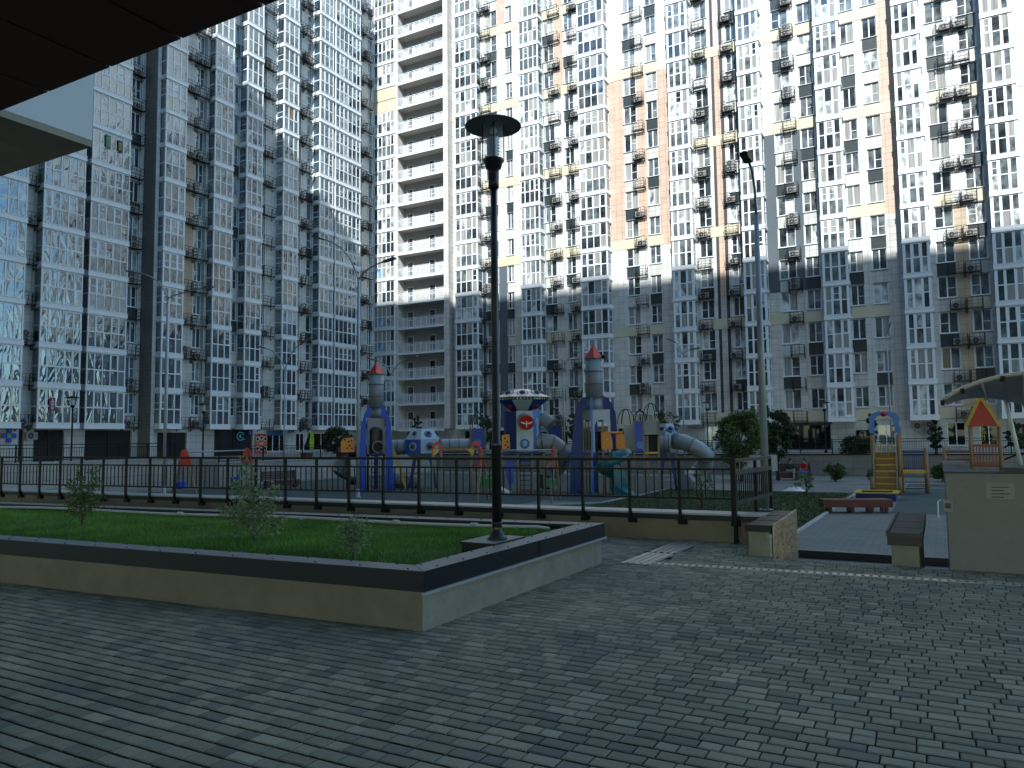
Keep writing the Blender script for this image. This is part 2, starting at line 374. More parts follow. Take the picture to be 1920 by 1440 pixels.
# --- right hand building with the open balconies
bA=thing('apartment_building','cream apartment tower behind the rocket slides with a stack of open balconies','building',(0,YW,0))
segs=[
 dict(t='w',u=(-60.5,-59.35),c='tile'),
 dict(t='bay',u=(-59.35,-56.12),n=5,s='',d=1.1,solid=(13,)),
 dict(t='w',u=(-56.12,-55.74),off=1.0,c='white'),
 dict(t='w',u=(-49.1,-48.45),off=1.0,c='white'),
 dict(t='w',u=(-48.45,-47.44),c='tile',bands=(6,9,12,15)),
 dict(t='bay',u=(-47.44,-44.44),n=4,s='R',d=1.1),
 dict(t='w',u=(-44.44,-43.96),c='white',bands=(6,9,12,15),zones=[(0,6,'blue')],bk=[(-44.35,-43.15,.45)]),
 dict(t='win',u=(-43.96,-42.33),p='B',bands=(6,9,12,15),c='white'),
 dict(t='w',u=(-42.33,-41.2),c='white',bands=(6,9,12,15),zones=[(0,6,'blue'),(15,30,'peach')]),
 dict(t='win',u=(-41.2,-40.36),p='B',bands=(6,9,12,15),c='white'),
 dict(t='w',u=(-40.36,-38.91),c='white',bands=(3,6,9,12,15)),
 dict(t='bay',u=(-38.91,-36.53),n=4,s='R',d=1.1),
 dict(t='win',u=(-36.42,-35.14),p='B',bands=(3,6,9,12,15),bk=[(-35.6,-34.35,.6)]),
 dict(t='w',u=(-35.14,-33.96),c='white',bands=(3,6,9,12,15),zones=[(12,30,'peach')]),
 dict(t='win',u=(-33.96,-32.85),p='A',bands=(3,6,9,12,15),bk=[(-33.25,-32.05,.45)]),
 dict(t='w',u=(-32.85,-31.83),c='white',bands=(3,6,9,12,15)),
 dict(t='bay',u=(-31.83,-28.83),n=4,s='R',d=1.1),
 dict(t='w',u=(-28.83,-27.18),c='white',bands=(0,3,6,12),zones=[(6,12,'peach')]),
 dict(t='win',u=(-27.18,-25.81),p='A',bands=(0,3,6,12),bk=[(-26.05,-24.95,.5)]),
 dict(t='w',u=(-25.81,-24.71),c='white',bands=(0,3,6,12),zones=[(6,12,'peach')]),
 dict(t='win',u=(-24.71,-23.55),p='B',bands=(0,3,6,12)),
 dict(t='w',u=(-23.55,-23.2),c='white',bands=(0,3,6,12),zones=[(6,12,'peach')]),
]
wall,mats,IX=facade(bA,segs,KT,75,G,RIGHTW)
wall.box(-55.74,-49.1,.3,.595,H0,75,IX['render']); wall.box(-56.12,-55.745,.302,.6,H0,75,IX['white'])
wall.box(-49.09,-48.46,.302,.6,H0,75,IX['render'])
wall.box(-60.5,-23.2,.6,14,H0-4,75,IX['render'])
ops=[(-47,-44.6,TZ,.9),(-43.8,-40.2,TZ,.9),(-38,-34.2,TZ,.7),(-32.6,-30.4,TZ,.9),(-28.5,-26,TZ,.9)]
strip_wall(wall,-60.5,-23.2,-3.2,H0-.02,ops,0,IX['tile'])
for o in ops: wall.box(o[0],o[1],.25,.29,TZ,o[3],IX['void'])
w=wall.obj('wall',mats,bA)
def balcony_mesh():
    b=MB(); u0,u1=-55.74,-49.1
    b.box(u0,u1,-1.02,.3,-.18,0,0); b.box(u0,u1,-1.06,-1.02,-.22,.02,1)
    y=-.98
    for z in (1.12,.96,.12): b.box(u0,u1,y-.02,y+.02,z-.025,z+.025,1)
    n=8
    for i in range(n+1):
        x=u0+.03+(u1-u0-.06)*i/n; b.box(x-.03,x+.03,y-.025,y+.025,0,1.12,1)
    k=int((u1-u0)/.125)
    for i in range(k):
        x=u0+(i+.5)*(u1-u0)/k; b.box(x-.011,x+.011,y-.01,y+.01,.12,.96,1)
    return b.mesh('balcony',[m_slab,m_upvc])
def door_mesh():
    b=MB(); b.box(0,.9,-.04,.02,0,.02+2.1); b.box(.09,.81,-.05,-.04,.12,1.0,1); b.box(.09,.81,-.05,-.04,1.08,2.02,1)
    return b.mesh('balcony_door',[m_upvc,G[0]])
bm_=balcony_mesh(); dm_=door_mesh()
for k in range(0,KT+1):
    o=inst('balcony',bm_,bA,(0,0,z_(k)))
    for u in (-55.25,-52.0): inst('balcony_door',dm_,o,(u,.28,0))
# --- middle building
bB=thing('apartment_building','white and peach apartment block with a grey blue panel zone beside the tall pole','building',(0,YW,0))
Bd=(0,3,6,9,12)
segs=[
 dict(t='w',u=(-23.2,-22.08),c='white',zones=[(6,12,'peach')]),
 dict(t='bay',u=(-22.08,-19.99),n=3,s='R',d=1.1,fw=.17),
 dict(t='win',u=(-19.64,-18.35),p='B',bands=Bd,bk=[(-19.75,-18.55,.75)]),
 dict(t='w',u=(-19.99,-19.64),c='white',bands=Bd),
 dict(t='w',u=(-18.35,-18.03),c='white',bands=Bd),
 dict(t='w',u=(-18.03,-17.75),c='stripe',bands=Bd),
 dict(t='w',u=(-17.75,-17.2),c='tile',bands=Bd,zones=[(4,12,'peach')]),
 dict(t='w',u=(-17.2,-16.89),c='stripe',bands=Bd),
 dict(t='w',u=(-16.89,-16.57),c='white',bands=Bd),
 dict(t='win',u=(-16.57,-15.53),p='A',bands=Bd,bk=[(-17.0,-15.85,.75)]),
 dict(t='w',u=(-15.53,-15.29),c='white'),
 dict(t='bay',u=(-15.29,-13.28),n=3,s='R',d=1.1,fw=.17),
 dict(t='w',u=(-13.28,-12.25),c='white',bands=(0,3,9,12),zones=[(4,9,'blue')]),
 dict(t='win',u=(-12.25,-10.76),p='A',bands=(0,3,9,12),bk=[(-11.45,-10.3,.7)]),
 dict(t='w',u=(-10.76,-9.97),c='white',bands=(0,3,9,12),zones=[(4,9,'blue')]),
 dict(t='win',u=(-9.97,-8.74),p='B',bands=(0,3,9,12)),
 dict(t='w',u=(-8.74,-8.43),c='white',bands=(0,3,9,12)),
 dict(t='bay',u=(-8.43,-6.34),n=3,s='R',d=1.1,fw=.17),
 dict(t='win',u=(-6.31,-5.18),p='B',bands=(0,3,6,9,12)),
 dict(t='w',u=(-5.18,-4.5),c='white',bands=(0,3,6,9,12)),
 dict(t='win',u=(-4.5,-3.3),p='A',bands=(0,3,6,9,12)),
 dict(t='w',u=(-3.3,-2.07),c='tile',zones=[(6,30,'peach')],bands=(9,)),
]
wall,mats,IX=facade(bB,segs,14,75,G,RIGHTW)
wall.box(-23.2,-2.07,.3,14,H0-4,75,IX['render'])
ops=[(-19.6,-17.7,-1.1,.95),(-12.4,-8.43,TZ,.93),(-6.4,-5.2,TZ,.4),(-4.65,-3.3,-.95,.87)]
strip_wall(wall,-23.2,-2.07,-3.2,H0-.02,ops,0,IX['tile'])
for o in ops: wall.box(o[0],o[1],.2,.29,o[2],o[3],IX['void'])
wall.obj('wall',mats,bB)
# --- right block
bC=thing('apartment_building','cream apartment block at the right edge with double air conditioner racks between its windows','building',(0,YW,0))
segs=[
 dict(t='w',u=(-2.07,-2.05),c='tile'),
 dict(t='bay',u=(-2.05,0.0),n=3,s='R',d=1.1,fw=.2),
 dict(t='w',u=(0.0,.44),c='white',bands=(0,)),
 dict(t='win',u=(.44,1.82),p='B',bands=(0,6,9,12),bk=[(1.3,2.4,.8)]),
 dict(t='w',u=(1.82,2.85),c='white',bands=(0,),zones=[(0,6,'tan')],bk=[(2.5,3.6,.65)]),
 dict(t='win',u=(2.85,4.18),p='A',bands=(0,3,6,9,12)),
 dict(t='w',u=(4.18,4.44),c='tile'),
 dict(t='bay',u=(4.44,6.6),n=3,s='R',d=1.1,fw=.2),
 dict(t='w',u=(6.6,8.4),c='white',bands=(0,3,6,9,12)),
 dict(t='win',u=(8.4,9.9),p='A',bands=(0,3,6,9,12)),
 dict(t='w',u=(9.9,11.4),c='white',bands=(0,3,6,9,12)),
 dict(t='bay',u=(11.4,13.6),n=3,s='LR',d=1.1,fw=.2),
 dict(t='w',u=(13.6,22),c='tile'),
]
wall,mats,IX=facade(bC,segs,13,75,G,RIGHTW)
wall.box(-2.07,22,.3,14,H0-4,75,IX['render'])
ops=[(.58,1.9,-1.0,.93),(2.9,4.15,-1.0,.9),(5.3,7.6,TZ,.7)]
strip_wall(wall,-2.07,22,-3.2,H0-.02,ops,0,IX['tile'])
for o in ops: wall.box(o[0],o[1],.2,.29,o[2],o[3],IX['void'])
wall.obj('wall',mats,bC)
# --- left buildings, facing +X
bL=thing('apartment_building','shaded apartment block on the left with sharp glazed bays and a dark stone pier','building',(XWL,0,0),math.pi/2)
segs=[
 dict(t='w',u=(40.79,41.13),off=.37,c='white'),
 dict(t='bay',u=(41.13,43.2),n=3,s='L',d=1.05),
 dict(t='w',u=(43.2,44.95),c='tile',zones=[(3,8,'tan')],bk=[(43.5,44.75,.6)]),
 dict(t='win',u=(44.95,45.9),p='-'),
 dict(t='w',u=(45.9,46.19),off=.25,c='tile',boff=0,bk=[(44.9,46.05,.55)]),
 dict(t='bay',u=(46.19,48.29),n=3,s='L',d=1.05),
 dict(t='w',u=(48.29,48.9),c='tile',bands=(2,9)),
 dict(t='win',u=(48.9,49.84),p='S',bands=(2,9)),
 dict(t='bay',u=(49.86,51.84),n=3,s='L',d=1.05),
 dict(t='w',u=(51.84,52.4),c='tile',bands=(2,)),
 dict(t='win',u=(52.4,53.2),p='A',bk=[(52.5,54.0,.55)]),
 dict(t='w',u=(53.2,54.54),c='white',bands=(2,)),
 dict(t='bay',u=(54.54,56.6),n=3,s='L',d=1.05),
 dict(t='w',u=(56.6,57.2),c='tile'),
 dict(t='win',u=(57.2,57.95),p='-',bk=[(57.1,58.1,.5)]),
 dict(t='w',u=(57.95,58.85),c='white'),
 dict(t='win',u=(58.85,59.65),p='S',bk=[(58.2,59.2,.5)]),
 dict(t='bay',u=(59.72,61.8),n=3,s='L',d=1.05),
 dict(t='w',u=(61.8,62.1),off=0,c='tile'),
 dict(t='bay',u=(62.1,66.25),n=6,s='',d=1.05),
 dict(t='w',u=(66.25,69.0),off=-1.83,c='white',bk=[(68.5,69.9,.5)]),
 dict(t='win',u=(69.0,69.85),off=-1.83,p='A'),
 dict(t='w',u=(69.85,70.9),off=-1.83,c='white',bk=[(70.05,71.3,.5)]),
 dict(t='win',u=(70.9,71.8),off=-1.83,p='B'),
 dict(t='w',u=(71.8,73.3),off=-1.83,c='white'),
]
wall,mats,IX=facade(bL,segs,KT,75,GW,LEFTW)
wall.box(66.25,66.3,0,2.1,H0,75,IX['tile'])
wall.box(40.79,41.13,-.36,1.3,-3.2,75,IX['white']); wall.box(40.74,40.79,-.37,1.2,-3.2,75,IX['brown'])
wall.box(40.8,66.3,.3,14,-3.2,75,IX['render']); wall.box(66.3,73.3,2.13,14,-3.2,75,IX['render'])
ops=[(41.7,44.6,TZ,.85),(47.5,51.97,TZ,1.12),(53.66,56.3,-1.0,.68),(57.6,58.8,-1.0,.8),(60.0,62.6,-1.0,.82)]
strip_wall(wall,41.13,66.3,-3.2,H0-.1,ops,0,IX['tile'])
for o in ops: wall.box(o[0],o[1],.2,.29,o[2],o[3],IX['void'])
wall.obj('wall',mats,bL)
bM=thing('apartment_building','grey apartment block at the far left whose wide glazed bays mirror the lit facade','building',(XW0,0,0),math.pi/2)
segs=[
 dict(t='bay',u=(19.5,22.7),n=5,s='L',d=1.0,fw=.09), dict(t='w',u=(22.7,23.5)),
 dict(t='bay',u=(23.5,26.7),n=5,s='L',d=1.0,fw=.09), dict(t='w',u=(26.7,27.5)),
 dict(t='bay',u=(27.5,30.79),n=5,s='L',d=1.0,fw=.09),
 dict(t='w',u=(30.79,31.94),bk=[(30.95,31.85,.6)]),
 dict(t='bay',u=(31.94,35.09),n=5,s='L',d=1.0,fw=.09),
 dict(t='w',u=(35.09,35.56),c='grey'),
 dict(t='bay',u=(35.56,38.83),n=5,s='L',d=1.0,fw=.09),
 dict(t='w',u=(38.83,39.45)),
 dict(t='win',u=(39.45,40.4),p='S',bk=[(39.2,40.35,.6)]),
 dict(t='w',u=(40.4,40.74)),
 dict(t='w',u=(8,19.5)),
]
wall,mats,IX=facade(bM,segs,13,75,GW,LEFTW)
wall.box(8,40.79,.3,14,-3.2,75,IX['render'])
ops=[(27.5,29.6,TZ,1.0),(31.25,31.6,TZ,1.1),(32.3,34.6,TZ,1.05),(36.2,40.2,TZ,1.05)]
strip_wall(wall,8,40.74,-3.2,H0-.1,ops,0,IX['tile'])
for o in ops: wall.box(o[0],o[1],.2,.29,o[2],o[3],IX['void'])
wall.obj('wall',mats,bM)
# --- the building the camera stands under; its roof edge throws the long shadow
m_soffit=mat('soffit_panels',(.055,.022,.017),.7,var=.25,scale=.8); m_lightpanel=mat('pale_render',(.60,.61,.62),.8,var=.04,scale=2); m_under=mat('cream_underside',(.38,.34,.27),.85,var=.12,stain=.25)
SZ=2.2; SY=2.62
bN=thing('apartment_building','dark red brown underside of the near building overhanging at the top left','building',(0,0,0))
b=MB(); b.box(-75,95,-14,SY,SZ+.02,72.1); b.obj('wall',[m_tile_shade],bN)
b=MB()
for i in range(44):
    for j in range(5):
        b.box(-14+i*.62,-14+i*.62+.60,SY-.006-(j+1)*1.2+.02,SY-.006-j*1.2,SZ-.03,SZ+.015)
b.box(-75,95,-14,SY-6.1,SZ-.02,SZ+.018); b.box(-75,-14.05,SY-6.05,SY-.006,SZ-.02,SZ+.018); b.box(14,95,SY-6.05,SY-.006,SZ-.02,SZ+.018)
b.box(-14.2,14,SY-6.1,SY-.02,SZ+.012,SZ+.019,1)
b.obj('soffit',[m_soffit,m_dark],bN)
b=MB(); b.box(-14,-5.41,SY+.002,3.33,SZ+.05,3.12); b.box(-14,-5.39,SY+.002,3.35,3.12,3.16); o=b.obj('bay_parapet',[m_lightpanel],bN)
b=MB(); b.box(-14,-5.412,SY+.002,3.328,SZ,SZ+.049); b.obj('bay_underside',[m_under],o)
b=MB()
for x in (-30,-22,12,20,28):
    b.box(x-.3,x+.3,-2,-1.4,-1.6,SZ-.03)
b.obj('column',[m_tile],bN)
# ------------------------------------------------------------------ grounds
CZ=-2.75
m_sand=mat('joint_sand',(.028,.028,.026),.95,var=.2,scale=8)
def front(x): return 5.32+.06*(x+3.85)
def back(x): return 9.2+.095*(x+3.8)
def wally(x): return 11.75+.045*(x+2.7)
b=MB(); b.quad((-60,-25,-1.625),(30,-25,-1.625),(30,10.5,-1.625),(-60,10.5,-1.625)); b.quad((-60,10.5,-1.625),(-2.0,10.5,-1.625),(-2.0,12.0,-1.625),(-60,8.5,-1.625))
struct(b.obj('pavement_bed',[m_sand]))
# pavers as real blocks
def paver_mat():
    m=bpy.data.materials.new('concrete_pavers'); m.use_nodes=True; n=m.node_tree.nodes; l=m.node_tree.links; bs=n['Principled BSDF']
    at=n.new('ShaderNodeAttribute'); at.attribute_name='tint'; tc=n.new('ShaderNodeTexCoord')
    nz=n.new('ShaderNodeTexNoise'); nz.inputs['Scale'].default_value=60; nz.inputs['Detail'].default_value=5; l.new(tc.outputs['Object'],nz.inputs['Vector'])
    n2=n.new('ShaderNodeTexNoise'); n2.inputs['Scale'].default_value=.7; n2.inputs['Detail'].default_value=6; l.new(tc.outputs['Object'],n2.inputs['Vector'])
    m1=n.new('ShaderNodeMapRange'); m1.inputs[3].default_value=.8; m1.inputs[4].default_value=1.2; l.new(nz.outputs['Fac'],m1.inputs[0])
    m2=n.new('ShaderNodeMapRange'); m2.inputs[1].default_value=.3; m2.inputs[2].default_value=.7; m2.inputs[3].default_value=.85; m2.inputs[4].default_value=1.12; l.new(n2.outputs['Fac'],m2.inputs[0])
    mu=n.new('ShaderNodeMath'); mu.operation='MULTIPLY'; l.new(m1.outputs[0],mu.inputs[0]); l.new(m2.outputs[0],mu.inputs[1])
    mx=n.new('ShaderNodeMix'); mx.data_type='RGBA'; mx.blend_type='MULTIPLY'; mx.inputs[0].default_value=1; l.new(at.outputs['Color'],mx.inputs[6]); l.new(mu.outputs[0],mx.inputs[7])
    l.new(mx.outputs[2],bs.inputs['Base Color']); bs.inputs['Roughness'].default_value=.92; bs.inputs['Specular IOR Level'].default_value=.3
    n3=n.new('ShaderNodeTexNoise'); n3.inputs['Scale'].default_value=.35; n3.inputs['Detail'].default_value=7; n3.inputs['Roughness'].default_value=.65; l.new(tc.outputs['Object'],n3.inputs['Vector'])
    c3=n.new('ShaderNodeValToRGB'); c3.color_ramp.elements[0].position=.38; c3.color_ramp.elements[0].color=(.92,.95,.99,1); c3.color_ramp.elements[1].position=.66; c3.color_ramp.elements[1].color=(1.12,1.08,1.0,1); l.new(n3.outputs['Fac'],c3.inputs[0])
    m3=n.new('ShaderNodeMix'); m3.data_type='RGBA'; m3.blend_type='MULTIPLY'; m3.inputs[0].default_value=1; l.new(mx.outputs[2],m3.inputs[6]); l.new(c3.outputs[0],m3.inputs[7]); l.new(m3.outputs[2],bs.inputs['Base Color'])
    bp=n.new('ShaderNodeBump'); bp.inputs['Strength'].default_value=.3; bp.inputs['Distance'].default_value=.004; l.new(nz.outputs['Fac'],bp.inputs['Height']); l.new(bp.outputs[0],bs.inputs['Normal'])
    return m
m_pav=paver_mat()
def pavers(name, x0,x1,y0,y1,zt,ok,row=.112,lens=(.19,.19,.15,.12),seed=3,tints=None,slope=-.0):
    r=random.Random(seed); V=[];Fc=[];T=[]
    y=y0
    while y<y1:
        x=x0-r.random()*.2
        while x<x1:
            L=r.choice(lens)
            if ok(x+L/2,y+row/2):
                g=.0078; c=.012; h=zt+r.uniform(-.0018,.0018); n=len(V)
                a,b2,c2,d=x+.0042,x+L-.0042,y+g,y+row-g; zb=zt-.022; zz=h-.006
                tx=r.uniform(-.0012,.0012)
                V+=[(a,c2,zb),(b2,c2,zb),(b2,d,zb),(a,d,zb),(a,c2,zz),(b2,c2,zz),(b2,d,zz),(a,d,zz),(a+.006,c2+c,h+tx),(b2-.006,c2+c,h-tx),(b2-.006,d-c,h-tx),(a+.006,d-c,h+tx)]
                Fc+=[(n,n+1,n+5,n+4),(n+1,n+2,n+6,n+5),(n+2,n+3,n+7,n+6),(n+3,n,n+4,n+7),(n+4,n+5,n+9,n+8),(n+5,n+6,n+10,n+9),(n+6,n+7,n+11,n+10),(n+7,n+4,n+8,n+11),(n+8,n+9,n+10,n+11)]
                t=r.choice(tints); f=r.uniform(.88,1.12); T.append((t[0]*f,t[1]*f,t[2]*f))
            x+=L
        y+=row
    me=bpy.data.meshes.new(name); me.from_pydata(V,[],Fc); me.materials.append(m_pav)
    ca=me.color_attributes.new('tint','FLOAT_COLOR','POINT'); buf=[]
    for t in T:
        for _ in range(12): buf+=[t[0]*1.36,t[1]*1.32,t[2]*1.1,1]
    ca.data.foreach_set('color',buf); me.update()
    return struct(inst(name,me))
TN=[(.130,.135,.122)]*5+[(.155,.158,.142)]*3+[(.098,.104,.103)]*3+[(.175,.175,.157)]*2+[(.14,.135,.12)]*2
GR=[(-3.62,9.30,-3.26,11.85)]
def okm(x,y):
    if x<-3.98 and front(x)+.08<y<back(x)-.08: return False
    
    if -3.64<x<-3.22 and 9.28<y<11.6: return False
    if x>-3.6 and abs(y-(9.46+.075*(x+3.3)))<.075: return False
    if x<-2.0: return y<wally(x)+.06
    if x>.05 : return y<10.5
    return y<10.5
pavers('pavement',-12.5,7.5,.2,11.95,-1.6,okm,tints=TN)
b=MB(); b.quad((-60,-25,-1.6015),(-12.6,-25,-1.6015),(-12.6,8.0,-1.6015),(-60,8.0,-1.6015)); b.quad((-12.6,-25,-1.6015),(30,-25,-1.6015),(30,.19,-1.6015),(-12.6,.19,-1.6015)); b.quad((7.5,.19,-1.6015),(30,.19,-1.6015),(30,10.5,-1.6015),(7.5,10.5,-1.6015))
m_flatpave=tile('far_pavers',(.16,.16,.16),.18,.11,.008,.2,.8,.5)
# the tile node maps x and z; this sheet is horizontal, so remap onto x,y
for nd in m_flatpave.node_tree.nodes:
    if nd.type=='SEPXYZ': sep=nd
    if nd.type=='COMBXYZ': com=nd
    if nd.type=='MATH': ma=nd
def flat(m):
    L=m.node_tree.links; sep=[n for n in m.node_tree.nodes if n.type=='SEPXYZ'][0]; com=[n for n in m.node_tree.nodes if n.type=='COMBXYZ'][0]
    L.new(sep.outputs[0],com.inputs[0]); L.new(sep.outputs[1],com.inputs[1]); return m
flat(m_flatpave)
struct(b.obj('pavement_far',[m_flatpave]))
# courtyard sheets
m_court=flat(tile('courtyard_pavers',(.125,.145,.13),.4,.2,.01,.12,.8,.5)); m_rubber=mat('rubber_surface',(.035,.06,.058),.9,var=.15,scale=1.2,bump=.3,bscale=60,stain=.2)
m_kerb=mat('kerb_concrete',(.34,.34,.33),.8,var=.1); m_lawn=mat('lawn_soil',(.028,.05,.012),.95,var=.4,scale=2.2,stain=.35)
b=MB(); b.quad((-38.6,19.7,CZ),(30,19.7,CZ),(30,55.6,CZ),(-38.6,55.6,CZ)); struct(b.obj('courtyard_ground',[m_court]))
b=MB(); z=CZ+.006; b.quad((-38.4,24,z),(-15.5,24,z),(-15.5,52,z),(-38.4,52,z)); b.quad((-15.5,30.5,z),(-12.6,30.5,z),(-12.6,47,z),(-15.5,47,z))
b.quad((-1.6,30,z),(6,30,z),(6,48,z),(-1.6,48,z)); struct(b.obj('playground_surface',[m_rubber]))
z=CZ+.012
lawn=[(-15.3,22),(-3.75,22),(-3.6,39),(-12.4,39),(-12.4,30),(-15.3,27)]
b=MB(); b.v=[(x,y,z) for x,y in lawn]; b.face(tuple(range(6))); struct(b.obj('lawn_soil',[m_lawn]))
b=MB()
b.bar((-3.66,19.7,CZ+.02),(-3.5,39.1,CZ+.02),.1,.08); b.bar((-12.5,39.08,CZ+.02),(-3.5,39.08,CZ+.02),.1,.08); b.bar((-15.3,27,CZ+.02),(-12.45,30,CZ+.02),.1,.08); b.bar((-12.45,30,CZ+.02),(-12.5,39.1,CZ+.02),.1,.08)
for (x0,x1,y) in ((-12,1.5,44.2),(-9,2,47.8),(-13,-2,50.5)): b.bar((x0,y,CZ+.004),(x1,y+.2,CZ+.004),.16,.02)
struct(b.obj('kerb',[m_kerb]))
# landing step at the foot of the stairs, the stairs
m_stair=mat('stair_granite',(.16,.165,.165),.7,var=.12)
b=MB(); b.box(-3.9,8,14.0,19.6,CZ-.25,CZ-.19,0)
struct(b.obj('landing',[m_stair]))
b=MB(); b.box(-38.6,30,19.6,19.7,CZ-.5,CZ-.002,0); struct(b.obj('step_riser',[mat('dark_riser',(.03,.03,.032),.7)]))
b=MB()
n=8
for i in range(n): b.box(-1.9,-.35,10.52+i*.6,10.52+(i+1)*.6,-3.05,-1.62-(i+1)*.165,0)
struct(b.obj('stairs',[m_stair]))
# grass blades
m_blade=mat('grass_blades',(.11,.24,.03),.6,var=.5,scale=1.6,spec=.3)
m_blade2=mat('lawn_blades',(.045,.08,.02),.7,var=.5,scale=1.5,spec=.3)
def blades(name,label,n,sample,zf,h,w,mt,seed):
    r=random.Random(seed); b=MB()
    for _ in range(n):
        x,y=sample(r); z=zf(x,y); a=r.uniform(0,6.28); hh=h*r.uniform(.5,1.25); ww=w*r.uniform(.7,1.3); lx,ly=r.gauss(0,hh*.4),r.gauss(0,hh*.4)
        dx,dy=math.cos(a)*ww,math.sin(a)*ww; q=len(b.v)
        b.v+=[(x-dx,y-dy,z),(x+dx,y+dy,z),(x+lx,y+ly,z+hh)]; b.f.append((q,q+1,q+2)); b.m.append(0); b.s.append(False)
    o=b.obj(name,[mt]); put(o,label,'grass',kind='stuff'); return o
def sp(r):
    while 1:
        x=-3.98-(r.random()**1.25)*13; y=r.uniform(front(x)+.15,back(x)-.15)
        if not (x>-4.5 and 6.84<y<7.55): return x,y
blades('grass','short bright green grass filling the raised planter',120000,sp,lambda x,y:-1.2+.02*math.sin(x*1.7)*math.sin(y*2.1),.05,.0042,m_blade,5)
blades('lawn_grass','worn lawn grass of the courtyard beyond the black railing',38000,lambda r:(lambda x:(x,r.uniform(22,38.9) if x>-12.4 else r.uniform(22,27)))(r.uniform(-15.2,-3.75)),lambda x,y:CZ+.012,.07,.012,m_blade2,6)
b=MB(); b.quad((-18,front(-18)+.1,-1.19),(-3.95,front(-3.95)+.1,-1.19),(-3.95,back(-3.95)-.1,-1.19),(-18,back(-18)-.1,-1.19)); 
# ------------------------------------------------------------------ raised planter
m_plaster=mat('rough_plaster',(.30,.285,.235),.9,var=.1,scale=6,bump=.8,bscale=90,stain=.22); m_coping=mat('dark_metal_coping',(.0035,.005,.009),.42,metal=0,spec=.3,var=.15,scale=5,bump=.04,bscale=3)
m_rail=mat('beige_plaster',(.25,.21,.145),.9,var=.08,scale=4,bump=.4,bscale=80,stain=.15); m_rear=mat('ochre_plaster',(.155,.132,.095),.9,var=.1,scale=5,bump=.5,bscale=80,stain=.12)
pl=thing('raised_planter','long raised planter with ochre plaster walls and dark metal coping in the foreground','planter',(0,0,0))
def slant(b, x0,x1,fy,off0,off1,z0,z1,m=0,n=12):
    """a wall that follows the gently slanting line fy"""
    for i in range(n):
        a=x0+(x1-x0)*i/n; c=x0+(x1-x0)*(i+1)/n; q=len(b.v)
        for z in (z0,z1):
            b.v+=[(a,fy(a)+off0,z),(c,fy(c)+off0,z),(c,fy(c)+off1,z),(a,fy(a)+off1,z)]
        for f in ((0,3,2,1),(4,5,6,7),(0,1,5,4),(2,3,7,6)): b.face(tuple(q+t for t in f),m)
        if i==0: b.face((q+3,q,q+4,q+7),m)
        if i==n-1: b.face((q+1,q+2,q+6,q+5),m)
b=MB(); slant(b,-20,-3.85,front,0,.2,-1.63,-1.27); b.obj('front_wall',[m_rear],pl)
b=MB(); b.prism([(-4.05,front(-4.05)+.2),(-3.85,front(-3.85)+.2),(-3.85,back(-3.85)-.2),(-4.05,back(-4.05)-.2)],-1.63,-1.27,ax='z'); b.box(-3.852,-3.845,front(-3.85)+.001,front(-3.85)+.2,-1.63,-1.27); b.box(-3.852,-3.845,back(-3.85)-.2,back(-3.85),-1.63,-1.27); b.obj('side_wall',[m_plaster],pl)
b=MB(); slant(b,-20,-3.85,back,-.2,0,-1.63,-1.27); b.obj('back_wall',[m_rear],pl)
b=MB(); q=lambda x:front(x)
slant(b,-20,-3.81,front,-.04,.22,-1.27,-1.1); slant(b,-20,-3.81,back,-.22,.04,-1.27,-1.1)
b.prism([(-4.08,front(-4.08)+.22),(-3.81,front(-3.81)+.22),(-3.81,back(-3.81)-.22),(-4.08,back(-4.08)-.22)],-1.27,-1.1,ax='z')
# drip lip, joints
b.bar((-3.815,front(-3.81)-.040,-1.097),(-4.08,front(-4.08)+.216,-1.097),.008,.006)
for x in (-7.4,-11.3): b.bar((x,front(x)-.043,-1.099),(x+.02,front(x)+.222,-1.099),.008,.006)
b.bar((-3.808,7.4,-1.27),(-3.808,7.4,-1.1),.008,.006)
cop=b.obj('coping',[m_coping],pl)
m_skysheen=mat('sky_sheen_metal',(.145,.155,.155),.55,metal=0,var=.12,scale=6,stain=.18)  # sky reflection on the coping tops, painted in as a paler metal colour
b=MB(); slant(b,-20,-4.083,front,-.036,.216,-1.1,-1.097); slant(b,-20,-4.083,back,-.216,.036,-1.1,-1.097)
b.prism([(-4.076,front(-4.08)-.036),(-3.814,front(-3.81)-.036),(-3.814,back(-3.81)+.036),(-4.076,back(-4.08)+.036)],-1.1,-1.097,ax='z'); b.obj('coping_top',[m_skysheen],cop)
b=MB(); b.prism([(-3.82,front(-3.8)-.05),(-3.785,front(-3.8)-.05),(-3.785,back(-3.8)+.05),(-3.82,back(-3.8)+.05)],-1.292,-1.271,ax='z'); b.obj('drip_lip',[mat('lip_metal',(.28,.29,.30),.45,var=.08)],cop)
b=MB()
for i in range(22):
    x=-4.0-i*.5
    for o2 in (.0,.17): b.lathe([(.008,0),(.011,.006),(.006,.012)],6,(x-(.25 if o2 else 0),front(x)+o2+.01,-1.1))
    b.lathe([(.008,0),(.011,.006),(.006,.012)],6,(x,back(x)-.08,-1.1))
for i in range(9):
    for x in (-3.86,-4.03): b.lathe([(.008,0),(.011,.006),(.006,.012)],6,(x,5.55+i*.42,-1.1))
b.obj('screw_head',[m_iron],cop)
b=MB(); slant(b,-18,-3.9,lambda x:(front(x)+back(x))/2,-1.68,1.68,-1.6,-1.2); b2=b.obj('soil',[mat('planter_soil',(.025,.06,.01),.95,var=.4)],pl)
b=MB(); pts=[(x,back(x)-.42,-1.13+.012*math.sin(x*1.3)) for x in [-18+.5*i for i in range(28)]]+[(-4.35,back(-4.35)-.42,-1.14)]
